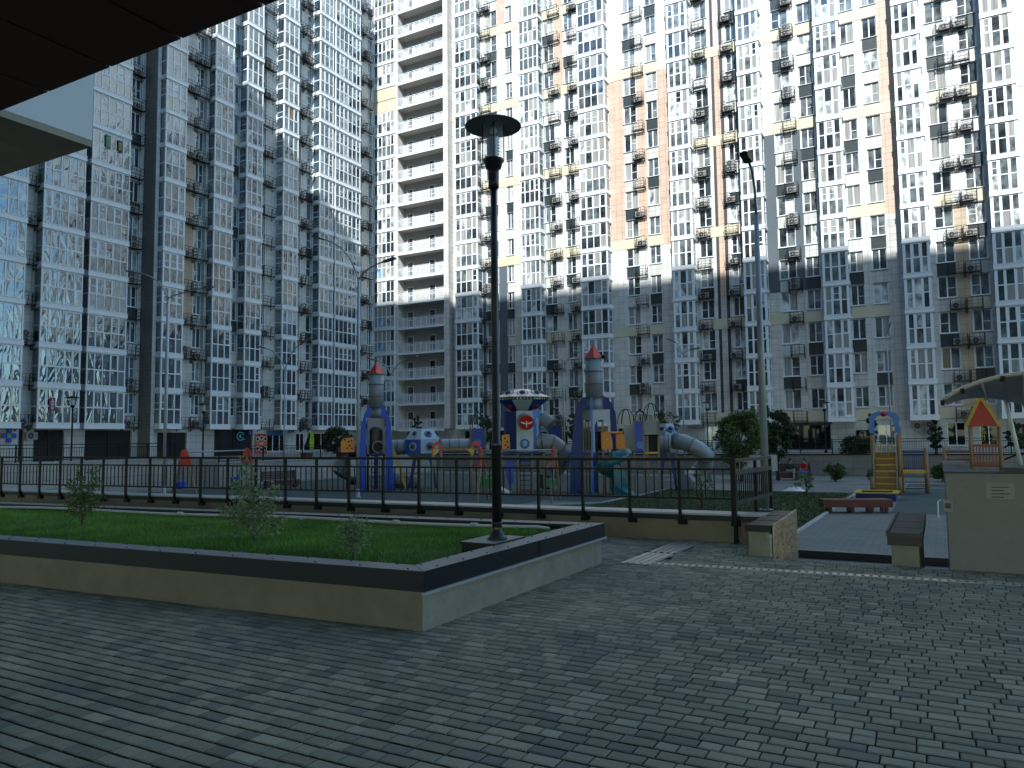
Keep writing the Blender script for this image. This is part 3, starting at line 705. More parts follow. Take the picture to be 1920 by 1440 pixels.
b.tube(pts,.022,8); m_pipe=mat('pale_pipe',(.36,.36,.35),.5,var=.06); o=b.obj('pipe_run',[m_pipe],pl)
b=MB()
for x in (-16,-13,-10.6,-8.2,-6.6,-5.4): b.tube([(x-.05,back(x)-.42,-1.13),(x+.05,back(x)-.42,-1.13)],.03,8); b.bar((x,back(x)-.42,-1.13),(x,back(x)-.2,-1.15),.015)
b.obj('pipe_clip',[m_pipe],o)
b=MB(); b.box(-4.46,-4.06,6.88,7.50,-1.22,-1.085); b.box(-4.48,-4.05,6.86,7.52,-1.10,-1.081); b.obj('lamp_plinth',[m_coping],pl)
b=MB(); b.box(-4.475,-4.055,6.865,7.515,-1.081,-1.0785); b.obj('plinth_top',[m_skysheen],pl)  # plinth top carries the same painted sky sheen
# ------------------------------------------------------------------ wall and railing in front of the courtyard
rw=thing('retaining_wall','low ochre plaster wall with pale metal coping under the black railing','wall')
m_palecop=mat('pale_coping',(.30,.31,.32),.4,metal=.2,var=.1)
b=MB(); slant(b,-40,-2.3,wally,0,.25,-2.9,-1.28,n=20); b.obj('wall_face',[m_rail],rw)
b=MB(); slant(b,-40,-2.3,wally,-.02,.42,-1.2,-1.17,n=20); slant(b,-40,-2.3,wally,-.035,-.02,-1.19,-1.175,n=20); o=b.obj('coping',[m_palecop],rw)
b=MB(); slant(b,-40,-2.3,wally,-.03,.02,-1.28,-1.2,n=20); b.obj('coping_edge',[m_coping],o)
rl=thing('metal_railing','long black metal railing with vertical bars along the low wall','railing')
xs=[-2.75-.8*i for i in range(31)]
def zr(x,a,bb): return a+(bb-a)*(x+2.7)/(-19.5)
for x in xs:
    b=MB(); y=wally(x)-.05; b.box(x-.022,x+.022,y-.022,y+.022,-1.3,zr(x,-.37,-.34)); b.box(x-.03,x+.10,y-.03,y+.06,-1.345,-1.27); b.obj('post',[m_iron],rl)
for a,bb,w2,h2 in ((-.35,-.33,.05,.045),(-.50,-.51,.035,.03),(-.94,-1.01,.035,.03)):
    b=MB()
    for i in range(30):
        x0,x1=xs[i],xs[i+1]; b.bar((x0,wally(x0)-.05,zr(x0,a,bb)),(x1,wally(x1)-.05,zr(x1,a,bb)),w2,h2)
    b.obj('rail',[m_iron],rl)
b=MB()
for i in range(30):
    for j in range(1,6):
        x=xs[i]-.8*j/6; y=wally(x)-.05; b.box(x-.008,x+.008,y-.008,y+.008,zr(x,-.94,-1.01),zr(x,-.50,-.51))
b.obj('baluster',[m_iron],rl)
r2=thing('metal_railing','short black railing panel turning the corner down the stair side','railing')
p0=Vector((-2.70,11.62,0)); p1=Vector((-2.58,13.75,0))
for t,zb in ((0,-1.55),(.55,-1.25),(1.0,-1.2)):
    p=p0.lerp(p1,t); b=MB(); b.box(p.x-.025,p.x+.025,p.y-.025,p.y+.025,zb,-.38); b.box(p.x-.03,p.x+.03,p.y-.03,p.y+.06,zb-.04,zb); b.obj('post',[m_iron],r2)
for z,h in ((-.37,.05),(-.55,.07),(-1.0,.05)):
    b=MB(); b.bar(p0+Vector((0,0,z)),p1+Vector((0,0,z)),.05,h); b.obj('rail',[m_iron],r2)
for i in range(1,18):
    p=p0.lerp(p1,i/18); b=MB(); b.box(p.x-.008,p.x+.008,p.y-.008,p.y+.008,-1.0,-.56); b.obj('baluster',[m_iron],r2)
# stair cheek walls
def osb():
    m=bpy.data.materials.new('osb_board'); m.use_nodes=True; n=m.node_tree.nodes; l=m.node_tree.links; bs=n['Principled BSDF']; bs.inputs['Roughness'].default_value=.75
    tc=n.new('ShaderNodeTexCoord'); v=n.new('ShaderNodeTexVoronoi'); v.inputs['Scale'].default_value=34; mp=n.new('ShaderNodeMapping'); mp.inputs['Scale'].default_value=(1,1,.9); mp.inputs['Rotation'].default_value=(.5,.2,.4)
    nz=n.new('ShaderNodeTexNoise'); nz.inputs['Scale'].default_value=9; l.new(tc.outputs['Object'],nz.inputs['Vector'])
    va=n.new('ShaderNodeVectorMath'); va.operation='MULTIPLY_ADD'; va.inputs[1].default_value=(.12,.12,.12); l.new(nz.outputs['Color'],va.inputs[0]); l.new(tc.outputs['Object'],va.inputs[2])
    l.new(va.outputs[0],mp.inputs[0]); l.new(mp.outputs[0],v.inputs['Vector'])
    cr=n.new('ShaderNodeValToRGB'); e=cr.color_ramp.elements; e[0].color=(.30,.19,.09,1); e[1].color=(.62,.47,.28,1); e[0].position=.1; e[1].position=.9
    sp=n.new('ShaderNodeSeparateColor'); l.new(v.outputs['Color'],sp.inputs[0]); l.new(sp.outputs[0],cr.inputs[0]); l.new(cr.outputs[0],bs.inputs['Base Color'])
    return m
m_osb=osb()
p=thing('stair_wall','beige stair cheek wall with dark coping and chipboard panels at its side','wall')
b=MB(); b.box(-2.30,-2.03,10.60,12.6,-3.0,-1.26); b.obj('wall_face',[m_plaster],p)
b=MB()
for y0,y1,dz in ((10.56,11.2,0),(11.2,11.85,.005),(11.85,12.65,.01)): b.box(-2.33,-2.0,y0+.01,y1,-1.26,-1.19+dz); 
b.box(-2.335,-1.995,10.55,10.58,-1.275,-1.185); b.obj('coping',[m_coping],p)
b=MB(); b.box(-1.985,-1.96,10.6,11.15,-2.2,-1.17); b.obj('chipboard',[m_osb],p)
b=MB(); b.prism([(11.17,-2.3),(12.4,-2.3),(12.4,-1.13),(11.17,-1.17)],-1.985,-1.955,ax='x'); b.obj('chipboard',[m_osb],p)
b=MB(); b.box(-2.03,-2.0,10.61,10.66,-1.6,-1.3); b.obj('metal_angle',[m_palecop],p)
p=thing('stair_wall','beige stair cheek wall with ladder like dark coping left of the grey kiosk','wall')
b=MB(); b.box(-.58,-.28,10.60,13.2,-3.0,-1.36); b.obj('wall_face',[m_plaster],p)
b=MB(); b.box(-.62,-.24,10.56,13.3,-1.36,-1.25); b.obj('coping_edge',[m_stripe],p)
m_greycop=mat('weathered_coping',(.06,.062,.06),.85,metal=0,var=.2)
for y0,y1 in ((10.54,11.15),(11.18,11.95),(11.98,13.3)):
    b=MB(); b.box(-.63,-.23,y0,y1,-1.25,-1.205); b.box(-.63,-.60,y0,y1,-1.205,-1.185); b.box(-.26,-.23,y0,y1,-1.205,-1.185); b.obj('coping',[m_greycop],p)
# kiosk / stair entrance on the right
m_kio=mat('kiosk_render',(.155,.162,.158),.55,var=.07,scale=14,bump=.1,bscale=50,stain=.05); m_plaque=mat('plaque',(.18,.20,.20),.5,var=.08)
p=thing('stair_kiosk','grey rendered kiosk wall with a pale plaque and keypad at the right edge','kiosk')
b=MB(); b.box(.04,4.2,10.5,10.72,-1.66,-.47); b.box(.04,.3,10.72,14.6,-3,-.47); b.obj('wall_face',[m_kio],p)
b=MB(); b.box(.02,4.22,10.47,10.75,-.47,-.45); b.box(.02,.33,10.75,14.7,-.47,-.45); b.box(.62,4.2,10.44,10.8,-.45,-.40); b.box(.06,4.2,10.485,10.5,-1.63,-1.61); b.obj('capping',[m_greycop],p)
b=MB(); a=ony(1848,905,10.48); c=ony(1903,936,10.48); b.box(a.x,c.x,10.485,10.5,c.z,a.z); o=b.obj('plaque',[m_plaque],p)
for i in range(5):
    b=MB(); zz=a.z-.05-.038*i; b.box(a.x+.05,c.x-.05-(.05 if i%2 else 0),10.482,10.485,zz-.006,zz+.006); b.obj('plaque_line',[m_greycop],o) if i<4 else None
b=MB(); b.box(-.0,.10,10.44,10.5,-.92,-.78); b.box(.02,.08,10.43,10.44,-.88,-.82,1); o=b.obj('keypad',[m_plaque,m_fan],p)
b=MB(); b.tube([(-.02,10.45,-.78),(-.05,10.42,-.80),(-.055,10.42,-.98),(-.03,10.42,-1.02)],.008,6); b.obj('handle',[m_upvc],o)
m_can=mat('canopy_sheet',(.36,.38,.35),.6,var=.08,stain=.12)
cn=thing('arched_canopy','grey arched canopy with a dark end bracket over the kiosk stairs','canopy')
near=[(1768,752),(1784,741),(1805,730),(1840,717),(1880,707),(1920,702),(1980,700),(2060,706)]
farp=[(1774,759),(1790,752),(1812,747),(1850,744.5),(1885,750),(1920,759),(1980,778),(2060,806)]
NP=[ony(a_,c_,12.0) for a_,c_ in near]; FP=[ony(a_,c_,14.4) for a_,c_ in farp]
b=MB()
for i in range(7):
    for j in range(6):
        u0,u1=j/6,(j+1)/6
        P=[NP[i].lerp(FP[i],u0),NP[i+1].lerp(FP[i+1],u0),NP[i+1].lerp(FP[i+1],u1),NP[i].lerp(FP[i],u1)]
        up=Vector((0,0,.03)); q=len(b.v); b.v+=[tuple(p_) for p_ in P]+[tuple(p_+up) for p_ in P]
        b.face((q,q+3,q+2,q+1)); b.face((q+4,q+5,q+6,q+7))
b.obj('canopy_sheet',[m_can],cn)
m_cedge=mat('canopy_edge',(.42,.42,.38),.5)
b=MB(); b.tube([tuple(p_+Vector((0,-.02,.015))) for p_ in NP],.028,8); b.obj('edge_tube',[m_cedge],cn)
b=MB(); b.tube([tuple(p_+Vector((0,.02,.015))) for p_ in FP],.022,8); b.obj('edge_tube',[m_cedge],cn)
for i in (0,2,4,6):
    b=MB(); x,z=NP[i].x,NP[i].z; b.box(x-.03,x+.02,11.95,12.03,z-.06,z+.01); b.obj('bracket',[m_iron],cn)
for i in (3,5):
    b=MB(); b.tube([tuple(NP[i]-Vector((0,0,.01))),tuple(FP[i]-Vector((0,0,.03)))],.02,6); b.obj('rib',[m_cedge],cn)
b=MB(); b.tube([tuple(FP[4]),(FP[4].x+.15,14.3,-.5)],.03,8); b.obj('support',[m_upvc],cn)
# drainage channel
m_steel=mat('galvanised_steel',(.38,.39,.39),.35,metal=.7,var=.1)
dr=thing('drain_channel','slotted drainage channel crossing the pavers with a steel ramp plate end','drain')
b=MB(); sl_=lambda x:9.46+.075*(x+3.3)
for i in range(130):
    x=-3.28+i*.085; y=sl_(x); b.box(x,x+.05,y-.055,y+.055,-1.61,-1.597)
b.obj('grating',[m_steel],dr)
b=MB()
for i in range(11):
    x0=-3.3+i; b.bar((x0,sl_(x0)-.062,-1.602),(x0+1,sl_(x0+1)-.062,-1.602),.016,.014); b.bar((x0,sl_(x0)+.062,-1.602),(x0+1,sl_(x0+1)+.062,-1.602),.016,.014); 
b.obj('channel_rim',[m_steel],dr)
b=MB(); b.prism([(-3.63,9.3),(-3.24,9.3),(-3.2,11.66),(-3.6,11.66)],-1.602,-1.594,ax='z')
for t in (.06,.14,.24,.33): b.bar((-3.6+t,9.31,-1.59),(-3.58+t,11.64,-1.59),.03,.012)
b.bar((-3.63,10.3,-1.592),(-3.22,10.3,-1.592),.02,.014,1)
b.obj('ramp_plate',[m_steel,m_iron],dr)
# ------------------------------------------------------------------ terraces around the court
m_terr=flat(tile('terrace_pavers',(.22,.22,.21),.3,.3,.01,.1,.8))
b=MB(); b.box(-62,25,55.75,74,-3.2,TZ); b.box(-62,-38.85,4,55.75,-3.2,TZ+.004); struct(b.obj('terrace',[m_terr]))
fw_=thing('courtyard_wall','long grey stone retaining wall across the far side of the playground','wall')
b=MB(); b.box(-38.6,25,55.5,55.74,-3.0,TZ-.04); b.obj('wall_face',[m_grey],fw_)
b=MB(); b.box(-38.6,25,55.44,55.8,TZ-.04,TZ+.03); b.obj('coping',[m_coping],fw_)
m_grey2=tile('pale_stone_tile',(.30,.29,.27),.9,.45,rough=.4)
lw=thing('courtyard_wall','pale grey tiled retaining wall on the left of the playground','wall')
b=MB(); b.box(-38.85,-38.6,4,29.4,-3.0,-.95); b.box(-38.85,-38.6,32.3,55.5,-3.0,TZ-.04); b.obj('wall_face',[m_grey2],lw)
b=MB(); b.box(-38.9,-38.56,4,29.4,-.95,-.89); b.box(-38.9,-38.56,32.3,55.44,TZ-.04,TZ+.03); b.obj('coping',[m_palecop],lw)
b=MB(); b.box(-38.86,-38.68,29.4,32.3,-3.0,-1.0); b.obj('brown_recess',[m_brown],lw)
def fence(label, pts, z, h, step=1.6, wt=.03):
    t=thing('terrace_fence',label,'fence'); rails=MB(); pk=MB()
    for a,c in zip(pts,pts[1:]):
        a=Vector((*a,z)) if len(a)==2 else Vector(a); c=Vector((*c,z)) if len(c)==2 else Vector(c); L=(c-a).length; n=max(1,round(L/step))
        for zz in (h,h-.16,.1): rails.bar(a+Vector((0,0,zz)),c+Vector((0,0,zz)),.04,.04)
        for i in range(n+1):
            p=a.lerp(c,i/n); q=MB(); q.box(-.03,.03,-.03,.03,0,h); q.obj('post',[m_iron],t,tuple(p))
        m=int(L/.13)
        for i in range(m):
            p=a.lerp(c,(i+.5)/m); pk.box(p.x-.008,p.x+.008,p.y-.008,p.y+.008,p.z+.1,p.z+h-.16)
    rails.obj('rail',[m_iron],t); pk.obj('baluster',[m_iron],t); return t
fence('dark fence on top of the far grey stone wall',[(-38.7,55.6),(24,55.6)],TZ,1.0,2.0)
fence('dark fence on the left terrace wall beyond the swing frame',[(-38.75,32.4),(-38.75,55.4)],TZ,1.0,1.8)
fence('sloping dark fence above the left ramp wall',[(-38.75,6.5,-.9),(-38.75,29.3,-.9)],-.9,.85,1.8)
# ------------------------------------------------------------------ lamps
m_black=mat('black_gloss_paint',(.008,.008,.009),.28,var=.1,scale=8); m_clear=bpy.data.materials.new('clear_glass'); m_clear.use_nodes=True
_n=m_clear.node_tree.nodes; _b=_n['Principled BSDF']; _b.inputs['Base Color'].default_value=(.85,.88,.9,1); _b.inputs['Roughness'].default_value=.02
_t=_n.new('ShaderNodeBsdfTransparent'); _m=_n.new('ShaderNodeMixShader'); _m.inputs[0].default_value=.16; m_clear.node_tree.links.new(_t.outputs[0],_m.inputs[1]); m_clear.node_tree.links.new(_b.outputs[0],_m.inputs[2]); m_clear.node_tree.links.new(_m.outputs[0],_n['Material Output'].inputs[0])
m_alu=mat('alu_reflector',(.35,.36,.37),.3,metal=.8,var=.05); m_disc=mat('shade_grey',(.14,.145,.155),.55,var=.06)
pl_=onz(933,1015,-1.085)
lp=thing('park_lamp','tall black park lamp with a flat round hat standing on the planter corner','lamp',(-4.20,7.17,-1.078))
b=MB(); b.lathe([(.105,0),(.105,.02),(.085,.035),(.075,.07),(.055,.10),(.052,.16),(.06,.17),(.06,.19)],24); b.obj('base',[m_black],lp)
b=MB(); b.lathe([(.052,.18),(.052,1.0),(.058,1.01),(.058,1.05),(.045,1.07),(.041,2.6),(.035,3.955)],20); b.obj('pole',[m_black],lp)
b=MB(); b.lathe([(.035,3.895),(.06,3.915),(.058,3.995),(.062,4.035),(.06,4.115),(.085,4.135),(.10,4.195),(.12,4.220),(.12,4.235),(.10,4.235),(.02,4.235)],24); b.obj('collar',[m_black],lp)
b=MB(); b.lathe([(.11,4.235),(.112,4.635)],28); b.f=b.f[:-2]; b.m=b.m[:-2]; b.s=b.s[:-2]; b.obj('glass_cylinder',[m_clear],lp)
b=MB()
prof=[(.02,4.235),(.07,4.245)]
for i in range(6): prof+=[(.048,4.285+.035*i),(.07,4.300+.035*i)]
prof+=[(.045,4.515),(.02,4.535)]
b.lathe(prof,20); b.obj('ribbed_reflector',[m_alu],lp)
b=MB(); b.lathe([(.03,4.525),(.045,4.565),(.03,4.625)],16); b.obj('bulb',[mat('frosted_bulb',(.45,.46,.48),.3)],lp)
b=MB()
for a in range(4):
    t=a*math.pi/2+.6; x,y=.118*math.cos(t),.118*math.sin(t); b.bar((x,y,4.225),(x,y,4.645),.008)
b.obj('stay_rod',[m_black],lp)
b=MB(); b.lathe([(.02,4.680),(.12,4.670),(.30,4.635),(.315,4.625),(.315,4.617),(.30,4.620),(.12,4.635),(.02,4.635)],40); b.obj('hat',[m_disc],lp)
lp.scale = (1, 1, .986)
m_pole=mat('galvanised_pole',(.25,.295,.32),.45,metal=.3,var=.08,scale=1); m_head=mat('lamp_head',(.12,.125,.13),.4,var=.05)
def head_mesh(b, p, d, L=.62):
    p=Vector(p); d=Vector(d).normalized(); q=p+d*L; up=Vector((0,0,1))
    b.bar(p-d*.05,q,.20,.09); b.bar(p-d*.2,p,.08,.06)
def street_lamp(base, junction_z, heads, label, r=.09, top=None):
    t=thing('street_lamp',label,'street lamp',base,0,None)
    H=junction_z-base[2]
    b=MB(); b.tube([(0,0,0),(0,0,.5*H),(0,0,H)],[r,r*.8,r*.55],12); b.obj('pole',[m_pole],t)
    b=MB(); b.lathe([(r*1.9,0),(r*1.9,.03),(r*1.1,.05),(r*1.02,.4)],12); b.obj('base_plate',[m_pole],t)
    for hx,hy,hz in heads:
        h=Vector((hx,hy,hz)); j=Vector((0,0,H-.15)); mid=Vector((h.x*.25,h.y*.25,H+ (hz-H)*.78))
        pts=[]
        for i in range(9):
            u=i/8; pts.append(j*(1-u)**2+mid*2*u*(1-u)+h*u*u)
        b=MB(); b.tube(pts,.035,8); a=b.obj('arm',[m_pole],t)
        d=(pts[-1]-pts[-2]); b=MB(); head_mesh(b,pts[-1],d); b.obj('lamp_head',[m_head],t)
    return t
def sl_px(pb,pyj,heads,label,r=.09,zb=CZ):
    base=onz(pb[0],pb[1],zb); j=ony(pb[0],pyj,base.y); 
    hs=[]
    for (hx,hy) in heads:
        q=ony(hx,hy,base.y); hs.append((q.x-base.x,0,q.z-base.z))
    return street_lamp(tuple(base),j.z,hs,label,r)
sl_px((307,925),556,[(250,510),(385,540)],'twin armed grey street lamp in front of the dark stone pier')
sl_px((671,933),520,[(603,448),(722,490)],'tall twin armed street lamp just left of the blue finned left rocket')
sl_px((532,905),690,[(495,652),(572,640)],'small twin armed street lamp near the orange poster wall',.07)
sl_px((733,905),700,[(703,675),(768,672)],'twin armed street lamp rising behind the left rocket',.06)
sl_px((1060,888),692,[(1040,662),(1072,667)],'twin armed street lamp between the saucer tower and the right rocket',.06)
sl_px((1285,890),660,[(1264,641),(1297,655)],'twin armed street lamp behind the right tube slide',.06)
sl_px((1675,893),632,[(1664,622)],'thin single street lamp behind the yellow play stairs',.06)
base=onz(1437,957,CZ); j=ony(1402,318,base.y)
t=thing('street_lamp','tall pale street lamp pole standing behind the railing corner','street lamp',tuple(base))
b=MB(); H=j.z-base.z; b.tube([(0,0,0),(0,0,H*.5),(0,0,H*.86)],[.16,.12,.085],16); b.obj('pole',[m_pole],t)
b=MB(); b.tube([(0,0,H*.86),(0,-.05,H*.93),(-.02,-.35,H*.985),(-.03,-.9,H*1.0)],.05,10); b.obj('arm',[m_pole],t)
b=MB(); b.box(-.17,.11,-1.7,-.85,H*1.0-.06,H*1.0+.10); b.obj('lamp_head',[m_iron],t)
b=MB(); b.lathe([(.26,0),(.26,.04),(.18,.06)],12); b.obj('base_plate',[m_pole],t)
m_pkglass=mat('lamp_glass',(.45,.47,.5),.2,var=0)
def small_park_lamp(px,pt,pb,Y,X,label):
    p=ony(px,pt,Y) if Y else onx(px,pt,X)
    t=thing('park_lamp',label,'lamp',(p.x,p.y,TZ),0); H=p.z-TZ; s=(H/4.3)
    b=MB(); b.lathe([(.13,0),(.1,.15),(.06,.2),(.05,H*.45),(.045,H-.75)],12); b.obj('pole',[m_iron],t)
    b=MB(); b.lathe([(.05,H-.78),(.13,H-.7),(.15,H-.62),(.1,H-.6)],14); b.obj('collar',[m_iron],t)
    b=MB(); b.lathe([(.12,H-.6),(.13,H-.12)],14); b.obj('lantern_glass',[m_pkglass],t)
    b=MB(); b.lathe([(.02,H),(.2,H-.06),(.42,H-.12),(.42,H-.14),(.02,H-.11)],18); b.obj('hat',[m_iron],t)
small_park_lamp(137,742,860,None,-47,'black park lamp on the left terrace before the wide glazed bays')
small_park_lamp(382,755,850,None,-45,'black park lamp on the left terrace right of the dark stone pier')
small_park_lamp(1325,752,850,61,None,'black park lamp on the far terrace left of the leafy tree')
small_park_lamp(1545,752,850,61,None,'black park lamp on the far terrace in front of the black shopfront')
# ------------------------------------------------------------------ play equipment
def paint(n,c,r=.35,**k): return mat(n,c,r,var=k.get('var',.08),scale=k.get('scale',2.5),stain=k.get('stain',.08))
m_blue=paint('blue_board',(.002,.065,.44),.45); m_navy=paint('navy_board',(.003,.028,.17),.5); m_lblue=paint('light_blue_board',(.02,.17,.52)); m_pg=paint('grey_plastic',(.19,.235,.27),.4)
m_pw=paint('pale_board',(.34,.44,.52)); m_red=paint('red_board',(.45,.02,.015)); m_yel=paint('yellow_board',(.50,.33,.03)); m_or=paint('orange_plastic',(.55,.19,.02)); m_teal=paint('teal_plastic',(.01,.14,.17),.25)
m_woodp=mat('pale_timber',(.22,.17,.11),.7,var=.2,scale=6); m_brownwood=mat('ochre_timber',(.24,.14,.05),.65,var=.2,scale=5); m_green=paint('green_plastic',(.01,.16,.06)); m_wh=paint('white_plastic',(.62,.62,.60))
m_bslide=paint('black_plastic',(.02,.024,.028),.3); m_dome=mat('porthole_dome',(.02,.03,.05),.3,var=0,spec=.4)
def at_face(px,pyb,Y=None,z=CZ):
    p=onz(px,pyb,z); return p, math.atan2(-p.x,p.y)*-1 if False else math.atan2(p.x,p.y)*-1
class PG:
    """local frame: x right as seen from the pavement, y away, z up; scale px->m from the foot point"""
    def __init__(s,name,label,cat,px,pyb,group=None,Y=None):
        p=onz(px,pyb,CZ); s.p=p; s.px=px; s.pyb=pyb; s.k=F/p.dot(FW)
        s.rz=math.atan2(-p.x,p.y); s.t=thing(name,label,cat,tuple(p),s.rz,group)
    def x(s,px,py=None):
        return (px-s.px-(0 if py is None else (py-s.pyb)*.0))/s.k
    def z(s,py): return (s.pyb-py)/s.k
    def part(s,name,b,m,fix=False,parent=None): return b.obj(name,m if isinstance(m,list) else [m],parent or s.t,fix=fix)
    def poly(s,pts): return [(s.x(a),s.z(c)) for a,c in pts]
m_flange=mat('flange_grey',(.075,.09,.10),.5,var=.1)
def flange_tube(b, pts, r, m=0, n=16, every=None, mf=1):
    b.tube(pts,r,n,m); P=[Vector(p) for p in pts]
    for i in range(0,len(P),every or 2):
        t=(P[min(i+1,len(P)-1)]-P[max(i-1,0)]).normalized(); b.tube([P[i]-t*.02,P[i]+t*.02],r+.035,n,mf)
def arch_panel(b, x0,x1,z0,z1,ax0,ax1,az,y0,y1,m=0,n=10):
    """board with an arched opening"""
    cx=(ax0+ax1)/2; r=(ax1-ax0)/2; zc=az-r
    b.box(x0,ax0,y0,y1,z0,z1,m); b.box(ax1,x1,y0,y1,z0,z1,m)
    pts=[(cx-r*math.cos(math.pi*i/n),zc+r*math.sin(math.pi*i/n)) for i in range(n+1)]
    for i in range(n):
        (a,za),(c,zc2)=pts[i],pts[i+1]; b.prism([(a,za),(c,zc2),(c,z1),(a,z1)],y0,y1,m)
def porthole(b,c,r,ring,dome,yd=-.02):
    x,y,z=c; b.tube([(x,y,z),(x,y-.03,z)],r,18,ring); b.ball((x,y-.03,z),(r*.68,r*.45,r*.68),12,dome)
# left rocket ------------------------------------------------------
g=PG('rocket_play_tower','left rocket shaped play tower with blue fins and a red cone','play tower',705,918)
X,Z=g.x,g.z
b=MB(); b.prism(g.poly([(672,918),(687,918),(687,784),(695,784),(695,763),(690,765),(684,776),(679,795),(674,850)]),-.85,-.78); g.part('fin',b,m_blue,True)
b=MB(); b.prism(g.poly([(722,918),(739,918),(735,850),(732,795),(727,776),(720,764),(714,761),(714,784),(722,784)]),-.85,-.78); g.part('fin',b,m_blue,True)
b=MB(); b.prism([(-.12,0),(.12,0),(.12,3.6),(-.12,3.6)],.6,.67); g.part('fin',b,m_navy,True)
r=.42; cx=X(705.5)
b=MB(); b.tube([(cx,0,Z(785)),(cx,0,Z(764))],.32,20); b.tube([(cx,0,Z(764)),(cx,0,Z(700))],r,20)
for py in (764,743,721,701): b.tube([(cx,0,Z(py)-.02),(cx,0,Z(py)+.02)],r+.03,20,1)
for a in range(4):
    t=a*1.57+.5
    for j in range(16): 
        zz=Z(763)+j*.115; b.ball((cx+(r+.012)*math.cos(t),(r+.012)*math.sin(t),zz),.022,6,1)
g.part('tube_body',b,[m_pg,m_flange])
b=MB(); b.lathe([(r+.06,0),(.02,.68)],4,(cx,0,Z(701)+.02),sm=False); o=g.part('nose_cone',b,m_red); 
b=MB(); arch_panel(b,X(689),X(721),Z(851),Z(785),X(691.5),X(717.5),Z(800),-.62,-.57); g.part('arch_panel',b,m_pg)
b=MB(); b.box(X(690),X(720),-.55,.55,Z(853),Z(850)); g.part('deck',b,m_navy)
for sx in (690,719.5):
    for yy in (-.5,.5):
        b=MB(); b.box(X(sx)-.05,X(sx)+.05,yy-.05,yy+.05,0,Z(785)); g.part('post',b,m_iron)
b=MB(); b.box(X(690),X(690)+.04,-.5,.5,Z(850),Z(785)); b.box(X(719),X(719)+.04,-.5,.5,Z(850),Z(800)); g.part('side_panel',b,m_pg)
b=MB(); b.tube([(X(705),.1,Z(850)),(X(705),.1,Z(790))],.36,16); g.part('inner_tube',b,m_flange)
b=MB(); b.tube([(X(709),-.50,Z(838)),(X(709),-.56,Z(838))],.33,20,1); b.tube([(X(709),-.56,Z(838)),(X(709),-.565,Z(838))],.28,20,0); g.part('tunnel_mouth',b,[m_dark,m_pg])
b=MB()
for i in range(7): b.tube([(X(697),-.72,.2+i*.26),(X(712),-.72,.2+i*.26)],.018,6)
for px in (697,712): b.tube([(X(px),-.72,0),(X(px),-.72,Z(845))],.022,6)
b.tube([(X(686),-1.3,0),(X(686),-1.3,.32),(X(700),-1.3,.32),(X(700),-1.3,0)],.02,6); b.tube([(X(731),-1.3,0),(X(731),-1.3,.32),(X(751),-1.3,.32),(X(751),-1.3,0)],.02,6)
g.part('ladder',b,m_iron)
b=MB(); b.prism(g.poly([(641,847),(641,828),(646,821),(665,820),(665,847)]),-.5,-.44); b.prism(g.poly([(641,847),(641,828),(646,821),(665,820),(665,847)]),.3,.36); o=g.part('slide_hood',b,m_or,True)
b=MB()
for a,c in ((648,824),(655,828),(660,826),(657,835),(652,840),(661,840)): b=MB(); b.tube([(X(a),-.505,Z(c)),(X(a),-.51,Z(c))],.05,8); g.part('climbing_hold',b,m_iron,parent=o)
def spiral_slide(b,cx,cy,z0,z1,R,w,a0,turns,m,n=26,h=.28):
    for i in range(n):
        q=len(b.v)
        for u in (i/n,(i+1)/n):
            a=a0+turns*2*math.pi*u; z=z0+(z1-z0)*u; c,s_=math.cos(a),math.sin(a)
            for rr,dz in ((R+w,h),(R+w*.75,.02),(R+.05,0),(R,.12)): b.v.append((cx+rr*c,cy+rr*s_,z+dz))
            for rr,dz in ((R+w+.02,h),(R+w*.75,-.04),(R+.05,-.06),(R,.10)): b.v.append((cx+rr*c,cy+rr*s_,z+dz))
        for j in range(3):
            b.face((q+j,q+j+1,q+8+j+1,q+8+j),m,True); b.face((q+4+j,q+8+4+j,q+8+5+j,q+5+j),m,True)
        b.face((q,q+8,q+12,q+4),m,True)
b=MB(); spiral_slide(b,X(652),.1,Z(850),.35,.08,.85,0.2,.85,0); b.tube([(X(652),.1,0),(X(652),.1,Z(846))],.06,8); g.part('spiral_slide',b,m_bslide)
b=MB(); b.prism(g.poly([(733,842),(737,842),(762,912),(758,917)]),-.6,-.5); b.tube([(X(731),-.5,Z(828)),(X(745),-.5,Z(860)),(X(762),-.5,Z(905))],.02,6)
b.tube([(X(731),-.75,Z(828)),(X(745),-.75,Z(860)),(X(762),-.75,Z(905))],.02,6); g.part('climbing_ramp',b,[m_yel],True)
